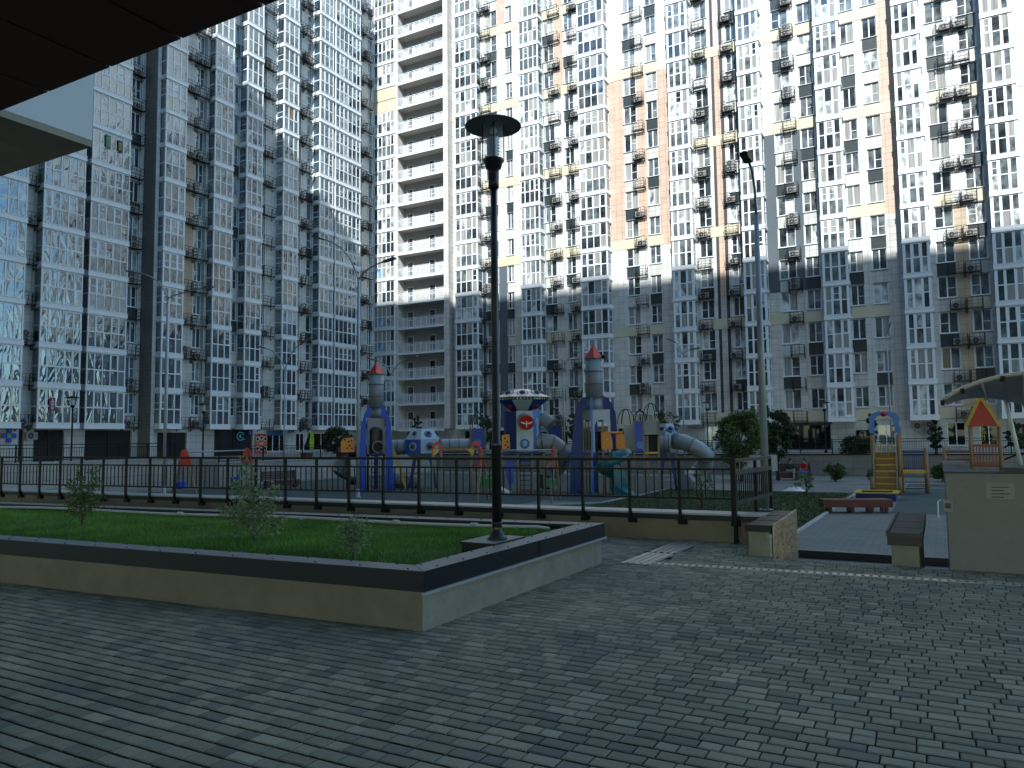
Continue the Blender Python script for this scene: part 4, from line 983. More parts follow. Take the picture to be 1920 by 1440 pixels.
# capsule helper --------------------------------------------------
def capsule(g,xl,xr,ytop,ymid,ybot,lab=None,legs=True,y0=.0):
    X,Z=g.x,g.z; cx=(X(xl)+X(xr))/2; R=(X(xr)-X(xl))/2*1.02; n=6
    zt,zm,zb=Z(ytop),Z(ymid),Z(ybot); ph=.42
    ring=lambda rr,z:[(cx+rr*math.cos(ph+2*math.pi*i/n),y0+rr*math.sin(ph+2*math.pi*i/n),z) for i in range(n)]
    A,B_,D_,E_=ring(R*.58,zt),ring(R,zm),ring(R,zb),ring(R*.5,zb-(zm-zb)*.45)
    mats=[m_pw,m_blue,m_lblue,m_pg]
    for k,(nm,P,Q) in enumerate((('roof',A,B_),('body',B_,D_),('floor_cone',D_,E_))):
        b=MB()
        for i in range(n):
            j=(i+1)%n; mi=(0 if k==0 else ((1,0,2)[i%3] if k==1 else 3)); b.quad(P[i],P[j],Q[j],Q[i],mi)
        b.v+=[*P]; q=len(b.v)-n; b.face(tuple(q+i for i in range(n)),mats.index(m_pw)); b.v+=[*Q]; q=len(b.v)-n; b.face(tuple(q+i for i in range(n)),3)
        o=g.part(nm,b,mats,False)
        if k<2:
            for i in range(n):
                j=(i+1)%n; c=(Vector(P[i])+Vector(P[j])+Vector(Q[i])+Vector(Q[j]))/4; nn=Vector((c.x-cx,c.y-y0,0)).normalized()
                if nn.y>.3: continue
                if k==0: nn=(nn+Vector((0,0,.9))).normalized()
                rr=.23; b2=MB(); b2.tube([c,c+nn*.03],rr,18,0); b2.tube([c+nn*.03,c+nn*.045],rr*.8,18,2); b2.ball(tuple(c+nn*.04),(rr*.6,)*3,12,1); g.part('porthole',b2,[m_pw if i%3==0 else m_blue,m_dome,m_pg],parent=o)
    if legs:
        for sx in (-.55,.55):
            for sy in (-.4,.4):
                b=MB(); b.prism([(cx+sx*R*.7-.12,zb-.1),(cx+sx*R*.7+.12,zb-.1),(cx+sx*R*1.25+.07,0),(cx+sx*R*1.25-.07,0)],sy-.04,sy+.04); g.part('leg',b,m_navy,True)
    return cx
g=PG('play_capsule','blue and white faceted space capsule left of the saucer tower','play capsule',793,915)
capsule(g,758,828,804,824,850); X,Z=g.x,g.z
b=MB(); flange_tube(b,[(X(733+i*4.2),.1,Z(838)) for i in range(8)],.42,every=3); g.part('crawl_tube',b,[m_pg,m_flange])
b=MB(); flange_tube(b,[(X(825+i*6),.1,Z(837)) for i in range(11)],.40,every=3); g.part('crawl_tube',b,[m_pg,m_flange])
b=MB(); b.tube([(X(735),.6,Z(905)),(X(760),.5,Z(902)),(X(790),.4,Z(906))],.4,14); g.part('ground_tube',b,m_pg)
# arched tower with blue panel left of lamp
def arch_tower(label,px,pyb,xl,xr,pt,pb_,ptop,mpanel,side=None):
    g=PG('play_tower',label,'play tower',px,pyb); X,Z=g.x,g.z; w=(X(xr)-X(xl)); d=w/2
    for sx in (X(xl),X(xr)):
        for yy in (-d,d):
            b=MB(); b.box(sx-.045,sx+.045,yy-.045,yy+.045,0,Z(pt)+.05); g.part('post',b,m_woodp)
    b=MB(); b.prism([(X(xl),Z(pb_)),(X(xr),Z(pb_)),(X(xr),Z(pt)-.1),(X(xr)-w*.3,Z(pt)+.02),(X(xl)+w*.5,Z(pt)-.04),(X(xl)+w*.25,Z(pt)+.03),(X(xl),Z(pt)-.12)],-d-.04,-d); o=g.part('panel',b,mpanel,True)
    b=MB(); b.tube([((X(xl)+X(xr))/2,-d-.045,Z(pb_)+.3),((X(xl)+X(xr))/2,-d-.06,Z(pb_)+.3)],.2,16); g.part('bubble_window',b,m_lblue,parent=o)
    b=MB(); b.box(X(xl),X(xl)+.03,-d,d,Z(pb_),Z(pt)-.1); b.box(X(xr)-.03,X(xr),-d,d,Z(pb_),Z(pt)-.1); g.part('side_panel',b,side or m_pg)
    b=MB(); b.box(X(xl),X(xr),-d,d,Z(pb_)-.1,Z(pb_)); g.part('deck',b,m_navy)
    cx=(X(xl)+X(xr))/2
    for a in range(4):
        t=a*math.pi/4; cc,ss=math.cos(t),math.sin(t); H=Z(ptop)-Z(pt)
        b=MB(); b.tube([(cx+cc*d*1.05*math.cos(u),ss*d*1.05*math.cos(u),Z(pt)+H*math.sin(u)) for u in [math.pi*i/12 for i in range(13)]],.022,6); g.part('hoop',b,m_iron)
    b=MB(); b.ball((cx,0,Z(ptop)+.05),.06); g.part('finial',b,m_iron)
    return g
arch_tower('small play tower with a wavy blue panel and iron hoops right of the left capsule',897,918,883,911,803,841,774,m_blue)
g=arch_tower('small play tower with iron hoops behind the saucer tower',1040,905,1028,1056,800,835,768,m_navy)
b=MB(); b.lathe([(.12,0),(.2,.25),(.36,.6)],16); 
# saucer tower -----------------------------------------------------
g=PG('saucer_play_tower','saucer topped play tower with blue and grey walls in the middle of the playground','play tower',985,923); X,Z=g.x,g.z
cx=X(982)
def ring(rr,z,n=8,ph=.39): return [(cx+rr*math.cos(ph+2*math.pi*i/n),.2+rr*math.sin(ph+2*math.pi*i/n),z) for i in range(n)]
Rr=X(1038)-cx
def frus(b,P,Q,ms):
    for i in range(len(P)):
        j=(i+1)%len(P); b.quad(P[i],P[j],Q[j],Q[i],ms[i%len(ms)])
def capped(b,P,m): q=len(b.v); b.v+=P; b.face(tuple(q+i for i in range(len(P))),m)
b=MB(); P=ring(Rr*.22,Z(729)); Q=ring(Rr,Z(745)); frus(b,P,Q,[0]); capped(b,P,0); Q2=ring(Rr*.98,Z(745)-.03); frus(b,Q,Q2,[0]); capped(b,Q2,0); o=g.part('saucer_roof',b,m_wh)
for i in range(8):
    c=(Vector(P[i])+Vector(P[(i+1)%8])+Vector(Q[i])*1.6+Vector(Q[(i+1)%8])*1.6)/5.2; nn=Vector((c.x-cx,c.y-.2,1.6)).normalized()
    b=MB(); b.tube([c,c+nn*.03],.3,18,0); b.tube([c+nn*.03,c+nn*.045],.24,18,1); b.ball(tuple(c+nn*.03),(.17,.17,.14),12,2); g.part('porthole',b,[m_red,m_wh,m_dome],parent=o)
b=MB(); P=ring(Rr*.93,Z(746)); Q=ring(Rr*.91,Z(751)); frus(b,P,Q,[0]); capped(b,P,0); capped(b,Q,0); o=g.part('rim',b,m_navy)
b=MB()
for i in range(8):
    for u in (.1,.26,.42,.58,.74,.9):
        c=Vector(P[i]).lerp(Vector(P[(i+1)%8]),u); c.z-=.07; nn=Vector((c.x-cx,c.y-.2,0)).normalized(); b.tube([c,c+nn*.015],.045,8,int(u*10)%2)
g.part('rim_dot',b,[m_wh,m_yel],parent=o)
b=MB(); P=ring(Rr*.9,Z(751)); Q=ring(Rr*.42,Z(771)); frus(b,P,Q,[0,1]); capped(b,Q,0); o=g.part('saucer_underside',b,[m_navy,m_pw])
for i in range(8):
    c=(Vector(P[i])+Vector(P[(i+1)%8])+Vector(Q[i])+Vector(Q[(i+1)%8]))/4; nn=Vector((c.x-cx,c.y-.2,-.6)).normalized()
    if nn.y<.3 and i%2==0:
        b=MB(); b.tube([c,c+nn*.02],.2,16,0); b.ball(tuple(c+nn*.02),.13,10,1); g.part('porthole',b,[m_red,m_dome],parent=o)
b=MB(); b.box(X(970),X(1001),-.72,-.66,Z(847),Z(771)); pan=g.part('front_panel',b,m_pw)
Mr=Matrix.Translation((X(1001),-.72,0))@Matrix.Rotation(math.radians(52),4,'Z')
b=MB(); b.box(.0,.66,0,.05,Z(847),Z(769),0,Mr); o=g.part('side_panel',b,m_lblue)
b=MB()
fig=[(.22,Z(822)),(.3,Z(812)),(.26,Z(800)),(.2,Z(790)),(.3,Z(783)),(.42,Z(786)),(.5,Z(780)),(.46,Z(797)),(.44,Z(808)),(.5,Z(822)),(.42,Z(815)),(.34,Z(826))]
b.prism(fig,-.012,-.002,M=Mr); g.part('pale_figure',b,m_pw,True,parent=o)
Ml=Matrix.Translation((X(970),-.72,0))@Matrix.Rotation(math.radians(180-48),4,'Z')
b=MB(); b.box(0,.95,-.05,0,Z(847),Z(771),0,Ml); g.part('side_panel',b,m_navy)
b=MB(); b.box(X(946),X(1012),-.1,1.0,Z(847),Z(771)); g.part('core',b,m_navy)
b=MB(); b.tube([(X(985),-.6,Z(789)),(X(986),-1.1,Z(793))],.38,20,0); b.tube([(X(989),-1.12,Z(793)),(X(989),-1.16,Z(793.5))],.38,24,1); o=g.part('short_tube',b,[m_pg,m_red])
b=MB()
for s_ in (-1,1):
    b.prism([(X(989)+s_*.05,Z(797)),(X(989)+s_*.28,Z(794)),(X(989)+s_*.31,Z(791.5)),(X(989)+s_*.14,Z(793)),(X(989)+s_*.04,Z(795))],-1.185,-1.17)
b.prism([(X(989)-.02,Z(802)),(X(989)+.02,Z(802)),(X(989)+.03,Z(787)),(X(989),Z(784)),(X(989)-.02,Z(790))],-1.185,-1.17); g.part('wing_emblem',b,m_wh,True,parent=o)
b=MB(); b.tube([(X(985),-.72,Z(832)),(X(985),-.75,Z(832))],.25,20,0); b.tube([(X(985),-.75,Z(832)),(X(985),-.77,Z(832))],.19,20,1); b.ball((X(985),-.77,Z(832)),(.11,.05,.15),10,2); g.part('porthole',b,[m_blue,m_lblue,m_pw],parent=pan)
b=MB(); flange_tube(b,[(X(1003)+.0,.1,Z(790)),(X(1015),.0,Z(787)),(X(1026),-.1,Z(789)),(X(1036),-.15,Z(797))],.36,every=3); g.part('upper_tube',b,[m_pg,m_flange])
b=MB(); pts=[(X(1000),-.2,Z(834)),(X(1018),-.25,Z(828)),(X(1036),-.3,Z(831)),(X(1050),-.2,Z(841)),(X(1060),.1,Z(855)),(X(1058),.7,Z(868)),(X(1046),1.1,Z(880)),(X(1030),.9,Z(893)),(X(1022),.3,Z(905))]
flange_tube(b,pts,.42,every=1); g.part('tube_slide',b,[m_pg,m_flange])
b=MB(); b.box(X(940),X(1022),-.9,1.0,Z(851),Z(848)); g.part('deck',b,m_navy)
for px in (944,972,998,1020):
    for yy in (-.8,.9):
        b=MB(); b.box(X(px)-.05,X(px)+.05,yy-.05,yy+.05,0,Z(849)); g.part('post',b,m_woodp)
b=MB(); b.prism(g.poly([(943,841),(943,816),(957,814),(958,841)]),-1.0,-.92); g.part('slide_hood',b,m_or,True)
b=MB()
for a,c in ((949,822),(953,828),(950,834),(954,838)): b=MB(); b.tube([(X(a),-1.01,Z(c)),(X(a),-1.0,Z(c))],.05,8); g.part('climbing_hold',b,m_iron)
b=MB(); q=MB()
pts=[(912,898),(930,905),(955,917)]
b.bar((X(912),-1.0,Z(897)),(X(956),-1.6,.08),.5,.07); g.part('white_slide',b,m_wh)
b=MB()
for px in (985,995,1000,978):
    b.box(X(px)-.06,X(px)+.03,-.8,-.74,.05,.25)
g.part('red_step',b,m_red)
b=MB(); b.prism(g.poly([(952,858),(965,862),(963,903),(955,912),(948,880)]),-.7,-.6); b.prism(g.poly([(966,862),(1000,862),(1000,866),(966,866)]),-.7,-.6); g.part('lower_panel',b,m_blue,True)
b=MB()
for i in range(7): b.tube([(X(976),-.7,.15+.25*i),(X(998),-.7,.15+.25*i)],.018,6)
for px in (976,998): b.tube([(X(px),-.7,0),(X(px),-.7,Z(850))],.02,6)
g.part('ladder',b,m_iron)
# dome net climber between saucer and right rocket
g=PG('net_climber','arched blue bar climber left of the right rocket','climber',1062,922); X,Z=g.x,g.z
for k in range(5):
    b=MB(); yy=-.6+.3*k; b.tube([(X(1040+i*6.5),yy,Z(905-62*math.sin(math.pi*.5*min(1,i/7)) )) for i in range(8)],.03,6); g.part('arch_bar',b,m_navy)
b=MB()
for i in range(1,8):
    x=X(1040+i*6.5); z=Z(905-62*math.sin(math.pi*.5*min(1,i/7))); b.tube([(x,-.6,z),(x,.6,z)],.025,6)
g.part('cross_bar',b,m_navy)
# right rocket -----------------------------------------------------
g=PG('rocket_play_tower','right rocket shaped play tower with a teal spiral slide','play tower',1117,925); X,Z=g.x,g.z
b=MB(); b.prism(g.poly([(1069,925),(1093,925),(1093,770),(1104,770),(1104,744),(1096,746),(1087,757),(1081,775),(1076,820),(1071,880)]),-.6,-.53); g.part('fin',b,m_navy,True)
b=MB(); b.prism(g.poly([(1146,925),(1171,925),(1165,870),(1160,820),(1157,775),(1149,755),(1140,745),(1134,742),(1134,770),(1146,770)]),-.1,-.03); g.part('fin',b,m_navy,True)
b=MB(); b.prism([(-.15,0),(.15,0),(.15,3.8),(-.15,3.8)],.75,.82); g.part('fin',b,m_blue,True)
cx=X(1118); r=.43
b=MB(); b.tube([(cx,0,Z(771)),(cx,0,Z(745))],.38,20); b.tube([(cx,0,Z(745)),(cx,0,Z(671))],r,20)
for py in (745,720,696,672): b.tube([(cx,0,Z(py)-.02),(cx,0,Z(py)+.02)],r+.03,20,1)
for a in range(4):
    t=a*1.57+.9
    for j in range(17): b.ball((cx+(r+.012)*math.cos(t),(r+.012)*math.sin(t),Z(744)+j*.112),.022,6,1)
g.part('tube_body',b,[m_pg,m_flange])
b=MB(); b.lathe([(r+.04,0),(.02,.7)],4,(cx,0,Z(672)+.02),sm=False); g.part('nose_cone',b,m_red)
b=MB(); b.ball((cx+.48,-.1,Z(668)),.1); g.part('loudspeaker',b,m_iron)
b=MB(); arch_panel(b,X(1113),X(1146),Z(848),Z(769),X(1117.5),X(1142),Z(788),-.78,-.72); g.part('arch_panel',b,m_pw)
Ml=Matrix.Translation((X(1113),-.72,0))@Matrix.Rotation(math.radians(180-35),4,'Z')
b=MB(); 
b.box(0,.1,-.06,0,Z(848),Z(769),0,Ml); b.box(.55,.66,-.06,0,Z(848),Z(769),0,Ml); b.box(.1,.55,-.06,0,Z(788),Z(769),0,Ml); g.part('arch_panel',b,m_pg)
b=MB(); b.box(X(1112)-.05,X(1112)+.05,-.84,-.74,0,Z(746)); g.part('post',b,m_lblue)
for px,yy in ((1094,-.3),(1145,-.7),(1145,.6),(1100,.6),(1132,-.7),(1106,-.2)):
    b=MB(); b.box(X(px)-.05,X(px)+.05,yy-.05,yy+.05,0,Z(790)); g.part('post',b,m_woodp)
b=MB(); b.box(X(1094),X(1146),-.7,.6,Z(851),Z(848)); g.part('deck',b,m_navy)
b=MB()
for i in range(9): b.tube([(X(1118+i*1.6),-.74,Z(848)),(X(1118+i*1.6),-.74,Z(812))],.015,6)
b.tube([(X(1117),-.74,Z(811)),(X(1132),-.74,Z(811))],.02,6); g.part('railing',b,m_iron)
for a,c,yy in ((1129,1149,-1.25),(1156,1173,-.65)):
    b=MB(); b.prism(g.poly([(a,842),(a,811),(a+(c-a)*.6,811),(c-2,818),(c,828),(c,842)]),yy,yy+.08); o=g.part('slide_hood',b,m_or,True)
    b=MB()
    for q in range(4): b=MB(); b.tube([(X(a+6+(q%2)*5),yy-.012,Z(818+6*q)),(X(a+6+(q%2)*5),yy,Z(818+6*q))],.04,8); g.part('climbing_hold',b,m_yel,parent=o)
b=MB(); b.tube([(X(1135),-1.2,Z(812)),(X(1168),-.6,Z(812))],.05,8); g.part('hood_bar',b,m_or)
b=MB(); spiral_slide(b,X(1150),-1.0,Z(846),.45,.07,.78,1.2,-1.15,0); b.tube([(X(1150),-1,0),(X(1150),-1,Z(846))],.07,10); g.part('spiral_slide',b,m_teal)
b=MB(); b.bar((X(1160),-1.9,.42),(X(1186),-2.4,.05),.55,.06); b.prism([(X(1148),.0),(X(1180),.0),(X(1176),1.0),(X(1150),1.7)],-1.5,-1.44); g.part('slide_exit',b,m_teal,True)
# tower group right of it
g=arch_tower('blue panelled play tower with iron hoops right of the right rocket',1200,925,1191,1216,790,846,770,m_blue)
X,Z=g.x,g.z
b=MB(); b.prism(g.poly([(1172,846),(1172,796),(1180,800),(1190,793),(1190,846)]),.35,.4); g.part('wavy_panel',b,m_pw,True)
b=MB()
for a in range(3):
    t=a*math.pi/3; b.tube([(X(1177)+.42*math.cos(t)*math.cos(u),.42*math.sin(t)*math.cos(u),Z(795)+.75*math.sin(u)) for u in [math.pi*i/12 for i in range(13)]],.022,6)
g.part('hoop',b,m_iron)
g=PG('play_tower','grey panelled play tower with a tunnel beside the right capsule','play tower',1224,925); X,Z=g.x,g.z
for px in (1210,1237):
    for yy in (-.35,.35):
        b=MB(); b.box(X(px)-.05,X(px)+.05,yy-.05,yy+.05,0,Z(790)); g.part('post',b,m_woodp)
b=MB(); b.prism(g.poly([(1212,815),(1212,790),(1218,787),(1224,790),(1230,786),(1236,791),(1236,815)]),-.38,-.34); g.part('panel',b,m_pg,True)
b=MB(); b.box(X(1211),X(1236),-.32,.35,Z(849),Z(815)); b.box(X(1211),X(1236),-.4,.4,Z(851),Z(847),1); g.part('tunnel_box',b,[m_dark,m_yel])
b=MB(); b.box(X(1210),X(1238),-.42,-.38,Z(818),Z(816)); g.part('rail',b,m_iron)
b=MB()
for a in range(3):
    t=a*math.pi/3; b.tube([(X(1224)+.4*math.cos(t)*math.cos(u),.4*math.sin(t)*math.cos(u),Z(790)+.9*math.sin(u)) for u in [math.pi*i/12 for i in range(13)]],.022,6)
g.part('hoop',b,m_iron)
g=PG('play_capsule','blue and white faceted space capsule with a grey tube slide at the right','play capsule',1256,918); X,Z=g.x,g.z
capsule(g,1232,1275,794,816,848,y0=.5)
b=MB(); flange_tube(b,[(X(1232+i*4),.0,Z(832)) for i in range(8)],.46,every=2); g.part('crawl_tube',b,[m_pg,m_flange])
b=MB(); flange_tube(b,[(X(1268),.2,Z(828)),(X(1282),.0,Z(829)),(X(1298),-.2,Z(836)),(X(1312),-.2,Z(844)),(X(1325),.1,Z(856)),(X(1324),.7,Z(870)),(X(1312),1.0,Z(884)),(X(1300),.6,Z(896)),(X(1292),-.1,Z(904)),(X(1282),-.7,Z(903))],.42,every=2); g.part('tube_slide',b,[m_pg,m_flange])
# swings -------------------------------------------------------------
def swing(label,pl_px,pl_py,pr_px,pr_py,fr,sz,seatmat,mtop):
    a=onz(pl_px,pl_py,CZ); c=onz(pr_px,pr_py,CZ); H=2.25
    t=thing('swing_set',label,'swing',tuple(a),math.atan2(c.y-a.y,c.x-a.x)); L=(c-a).length
    for x in (0,L):
        for s_ in (-1,1):
            b=MB(); b.bar((x+s_*.35*(.15 if x==0 else 1)*0,s_*.75,0),(x,s_*.06,H),.09,.09); b.obj('leg',[m_woodp],t)
        b=MB(); b.prism([(-.55,H-.75),(.35,H-.75),(.18,H+.05),(-.02,H+.15),(-.2,H+.05)],x-.06,x-.03,ax='x'); b.obj('red_crest',[mtop],t,fix=True)
    b=MB(); b.tube([(0,0,H-.02),(L,0,H-.02)],.045,10); b.obj('top_beam',[m_pole],t)
    for x in (L*fr[0],L*fr[1]):
        b=MB(); b.prism([(x-.25,sz+.05),(x-.2,sz-.14),(x,sz-.24),(x+.2,sz-.14),(x+.25,sz+.05),(x+.23,sz+.17),(x-.23,sz+.17)],-.16,.16); o=b.obj('seat',[seatmat],t,fix=True)
        b=MB()
        for dx in (-.2,.2):
            b.tube([(x+dx,0,sz+.1),(x+dx*.7,0,H-.03)],.008,5)
        b.obj('chain',[m_iron],o)
swing('swing set with blue seats on the far left of the playground',345,928,462,915,(-.06,.8),.55,m_blue,m_red)
swing('swing set with green seats and red crests in the middle',905,940,1042,942,(.09,.93),.85,m_green,m_red)
g=PG('play_gate','low timber play gate with two red arches and yellow corners','play gate',860,927); X,Z=g.x,g.z
for px in (820,893):
    b=MB()
    pts=[(X(px)+.27*math.cos(u),Z(845)+.46*math.sin(u)) for u in [math.pi*i/12 for i in range(13)]]; pi_=[(X(px)+.14*math.cos(u),Z(845)+.27*math.sin(u)) for u in [math.pi*i/12 for i in range(13)]]
    for i in range(12): b.prism([pts[i],pts[i+1],pi_[i+1],pi_[i]],-.04,.04)
    b.box(X(px)-.27,X(px)-.14,-.04,.04,Z(855),Z(845)); b.box(X(px)+.14,X(px)+.27,-.04,.04,Z(855),Z(845)); g.part('red_arch',b,m_red,True)
    for dx in (-.22,.22):
        b=MB(); b.box(X(px)+dx-.04,X(px)+dx+.04,-.05,.05,0,Z(850)); g.part('post',b,m_woodp)
b=MB(); b.box(X(812),X(900),-.04,.04,Z(845),Z(841)); g.part('beam',b,m_brownwood)
b=MB(); b.prism(g.poly([(812,842),(826,842),(813,856)]),-.06,-.04); b.prism(g.poly([(875,842),(889,842),(888,856)]),-.06,-.04); g.part('corner_board',b,m_yel,True)
b=MB(); b.prism([(-.15,.35),(.45,.35),(.5,.6),(.4,.85),(-.2,.85),(-.25,.6)],-.2,.2,0,'y',Matrix.Translation((X(902),-.4,.1))); g.part('green_seat',b,m_green,True)
# stairs tower at right ------------------------------------------------
g=PG('play_stairs','yellow timber play stairs with a blue arch and a red ball on top','play stairs',1690,926); X,Z=g.x,g.z
for px,pt in ((1644,815),(1689,815)):
    for yy in (0,1.0):
        b=MB(); b.tube([(X(px),.4+yy,0),(X(px),.4+yy,Z(pt))],.09,10); g.part('post',b,m_brownwood)
for px in (1642,1688):
    b=MB(); b.tube([(X(px),-.9,0),(X(px),-.9,Z(893))],.085,10); g.part('post',b,m_brownwood)
for i in range(6):
    py=919-i*11.5; b=MB(); yy=-.9+i*.22; b.box(X(1648),X(1683),yy-.02,yy+.24,Z(py),Z(py)+.05); b.box(X(1648),X(1683),yy+.2,yy+.24,Z(py)+.05,Z(py-11.5),1); g.part('step',b,[m_yel,m_brownwood])
for px in (1646,1685):
    b=MB(); b.bar((X(px),-.95,Z(915)),(X(px),.45,Z(838)),.05,.16); b.bar((X(px),-.9,Z(880)),(X(px),.4,Z(825)),.05,.07); g.part('stringer',b,m_woodp)
b=MB()
S_=[]
o_=[(-.62,0),(-.68,.25),(-.6,.5),(-.66,.75),(-.5,1.0),(-.2,1.12),(0,1.05)]; i_=[(-.42,0),(-.44,.25),(-.4,.5),(-.38,.7),(-.28,.86),(-.1,.9),(0,.88)]
xc=X(1666); zc=Z(812)
for s_ in (-1,1):
    for k in range(6): b.prism([(xc+s_*o_[k][0],zc+o_[k][1]*.93),(xc+s_*o_[k+1][0],zc+o_[k+1][1]*.93),(xc+s_*i_[k+1][0],zc+i_[k+1][1]*.93),(xc+s_*i_[k][0],zc+i_[k][1]*.93)],.3,.36)
g.part('blue_arch',b,m_lblue,True)
b=MB(); b.ball((xc,.33,Z(775)),.14,12); g.part('red_ball',b,m_red)
b=MB(); b.box(X(1643),X(1690),.3,1.4,Z(862),Z(858)); g.part('deck',b,m_brownwood)
for px in (1652,1658,1672,1678): 
    b=MB(); b.box(X(px)-.03,X(px)+.03,.4,.44,Z(858),Z(830)); g.part('yellow_rod',b,m_yel)
b=MB(); b.tube([(X(1734),.6,0),(X(1734),.6,Z(840))],.09,10); g.part('post',b,m_brownwood)
b=MB(); b.tube([(X(1692),.6,0),(X(1692),.6,Z(800))],.09,10); g.part('post',b,m_brownwood)
b=MB(); b.box(X(1694),X(1732),.56,.64,Z(850),Z(846))
for i in range(10): b.tube([(X(1697+i*3.6),.6,Z(880)),(X(1697+i*3.6),.6,Z(848))],.014,6)
b.tube([(X(1694),.6,Z(880)),(X(1732),.6,Z(880))],.02,6); g.part('railing',b,m_navy)
b=MB(); b.box(X(1694),X(1733),.3,1.3,Z(888),Z(883)); g.part('deck',b,m_yel)
b=MB(); 
for py in (905,917): b.tube([(X(1697),.6,Z(py)),(X(1732),.6,Z(py))],.02,6)
g.part('rung',b,m_iron)
# red roofed playhouse
g=PG('playhouse','small timber playhouse with a red triangular yellow edged roof','playhouse',1850,907); X,Z=g.x,g.z
for px,pt in ((1828,795),(1875,800)):
    for yy in (0,1.1):
        b=MB(); b.tube([(X(px),yy,0),(X(px),yy,Z(pt))],.1,10); g.part('post',b,m_brownwood)
b=MB(); b.prism(g.poly([(1826,799),(1873,799),(1848,748)]),1.1,1.15); g.part('roof_board',b,m_red,True)
b=MB(); b.prism(g.poly([(1826,799),(1873,799),(1848,748)]),-.13,-.08); o=g.part('roof_board',b,m_red,True)
b=MB()
for a,c in (((1822,799),(1847,744)),((1877,799),(1848,744))):
    b.bar((X(a[0]),-.16,Z(a[1])),(X(c[0]),-.16,Z(c[1])),.06,.16)
g.part('edge_board',b,m_yel,parent=o)
b=MB()
for a,c in (((1824,799),(1848,748)),((1875,799),(1848,748))):
    q=len(b.v); b.v+=[(X(a[0]),-.07,Z(a[1])),(X(c[0]),-.07,Z(c[1])),(X(c[0]),1.1,Z(c[1])),(X(a[0]),1.1,Z(a[1]))]; b.face((q,q+1,q+2,q+3))
g.part('roof_slope',b,m_red)
b=MB(); b.box(X(1828),X(1875),-.05,0,Z(838),Z(833)); b.box(X(1828),X(1875),-.05,0,Z(872),Z(866))
for i in range(9): b.box(X(1831+i*5),X(1833+i*5),-.04,-.01,Z(868),Z(836))
g.part('red_railing',b,paint('brown_red_board',(.22,.06,.04)))
b=MB(); b.box(X(1828),X(1875),0,1.1,Z(876),Z(872)); g.part('deck',b,m_brownwood)
b=MB(); b.tube([(X(1783),.2,0),(X(1783),.2,Z(838))],.1,10); g.part('post',b,m_brownwood)
b=MB(); b.box(X(1785),X(1827),.15,.22,Z(849),Z(845)); b.box(X(1785),X(1827),.15,.22,Z(864),Z(861)); b.box(X(1785),X(1827),-.2,.6,Z(881),Z(876),1); g.part('red_rail',b,[paint('dark_red_board',(.2,.02,.03)),m_brownwood])
for (a,c,d_) in (((1880,812),(1900,815),(1915,830)),((1880,862),(1905,850),(1935,848)),((1880,840),(1900,828),(1930,815))):
    b=MB(); b.tube([(X(a[0]),.1,Z(a[1])),(X(c[0]),0,Z(c[1])),(X(d_[0]),-.1,Z(d_[1]))],.045,8); g.part('bent_bar',b,m_iron)
# benches, sandbox, sign board, bins ---------------------------------
m_redw=mat('dark_red_timber',(.10,.022,.018),.55,var=.2,scale=8)
a=onz(1547,962,CZ); c=onz(1672,962,CZ)
t=thing('bench','dark red timber bench without back near the stairs','bench',tuple(a),math.atan2(c.y-a.y,c.x-a.x)); L=(c-a).length
b=MB()
for i in range(5): b.box(-.05,L+.03,-.02+i*.12,.08+i*.12,.42,.47)
b.obj('seat',[m_redw],t)
b=MB(); b.box(-.05,L+.03,-.06,-.02,.2,.47); b.box(-.05,L+.03,.6,.64,.2,.47); b.box(-.05,-.01,-.02,.6,.2,.42); b.box(L-.01,L+.03,-.02,.6,.2,.42); b.obj('apron',[m_redw],t)
for x in (.15,.9,1.55,L-.2):
    b=MB(); b.box(x,x+.1,0,.12,0,.42); b.box(x,x+.1,.45,.57,0,.42); b.obj('leg',[m_redw],t)
a=onz(1605,938,CZ); c=onz(1680,940,CZ)
t=thing('sandbox','low sandbox with a yellow rim behind the red bench','sandbox',tuple(a),math.atan2(c.y-a.y,c.x-a.x)); L=(c-a).length
b=MB(); b.box(0,L,-.05,.0,0,.3,0); b.box(0,L,1.6,1.65,0,.3,0); b.box(0,.05,0,1.6,0,.3,0); b.box(L-.05,L,0,1.6,0,.3,0); b.obj('side_board',[m_navy],t)
b=MB(); b.box(-.1,L+.1,-.15,.12,.3,.34); b.box(-.1,L+.1,1.5,1.75,.3,.34); b.box(-.1,.14,.12,1.5,.3,.34); b.box(L-.14,L+.1,.12,1.5,.3,.34); b.obj('rim',[m_yel],t)
b=MB(); b.box(.05,L-.05,0,1.6,0,.18); b.obj('sand',[mat('sand',(.3,.25,.17),.95,var=.2)],t)
def park_bench(label,pa,pb2,mt,H=.85):
    a=onz(*pa,CZ); c=onz(*pb2,CZ); t=thing('park_bench',label,'bench',tuple(a),math.atan2(c.y-a.y,c.x-a.x)); L=(c-a).length
    b=MB()
    for i in range(5): b.box(0,L,.0+i*.1,.085+i*.1,.42,.46)
    b.box(0,L,-.02,.0,.12,.46); b.obj('seat',[mt],t)
    b=MB()
    for i in range(5): b.box(0,L,.52+i*.03,.55+i*.03,.5+i*.1,.585+i*.1)
    b.box(0,.05,.5,.7,.42,1.0); b.box(L-.05,L,.5,.7,.42,1.0); b.obj('backrest',[mt],t)
    for x in (.1,L-.2):
        b=MB(); b.box(x,x+.1,.02,.5,0,.42); b.obj('leg',[mt],t)
    return t,L
m_bench=mat('brown_slats',(.07,.035,.025),.6,var=.2,scale=8)
pbench,PL=park_bench('brown slatted park bench where two women are sitting',(1457,900),(1523,900),m_bench)
park_bench('low dark brown bench seen through the railing bars at left',(500,917),(562,913),m_bench)
bw=thing('park_bench','brown bench with red brown back on the left terrace','bench',(-40.4,44.6,TZ),math.pi/2)
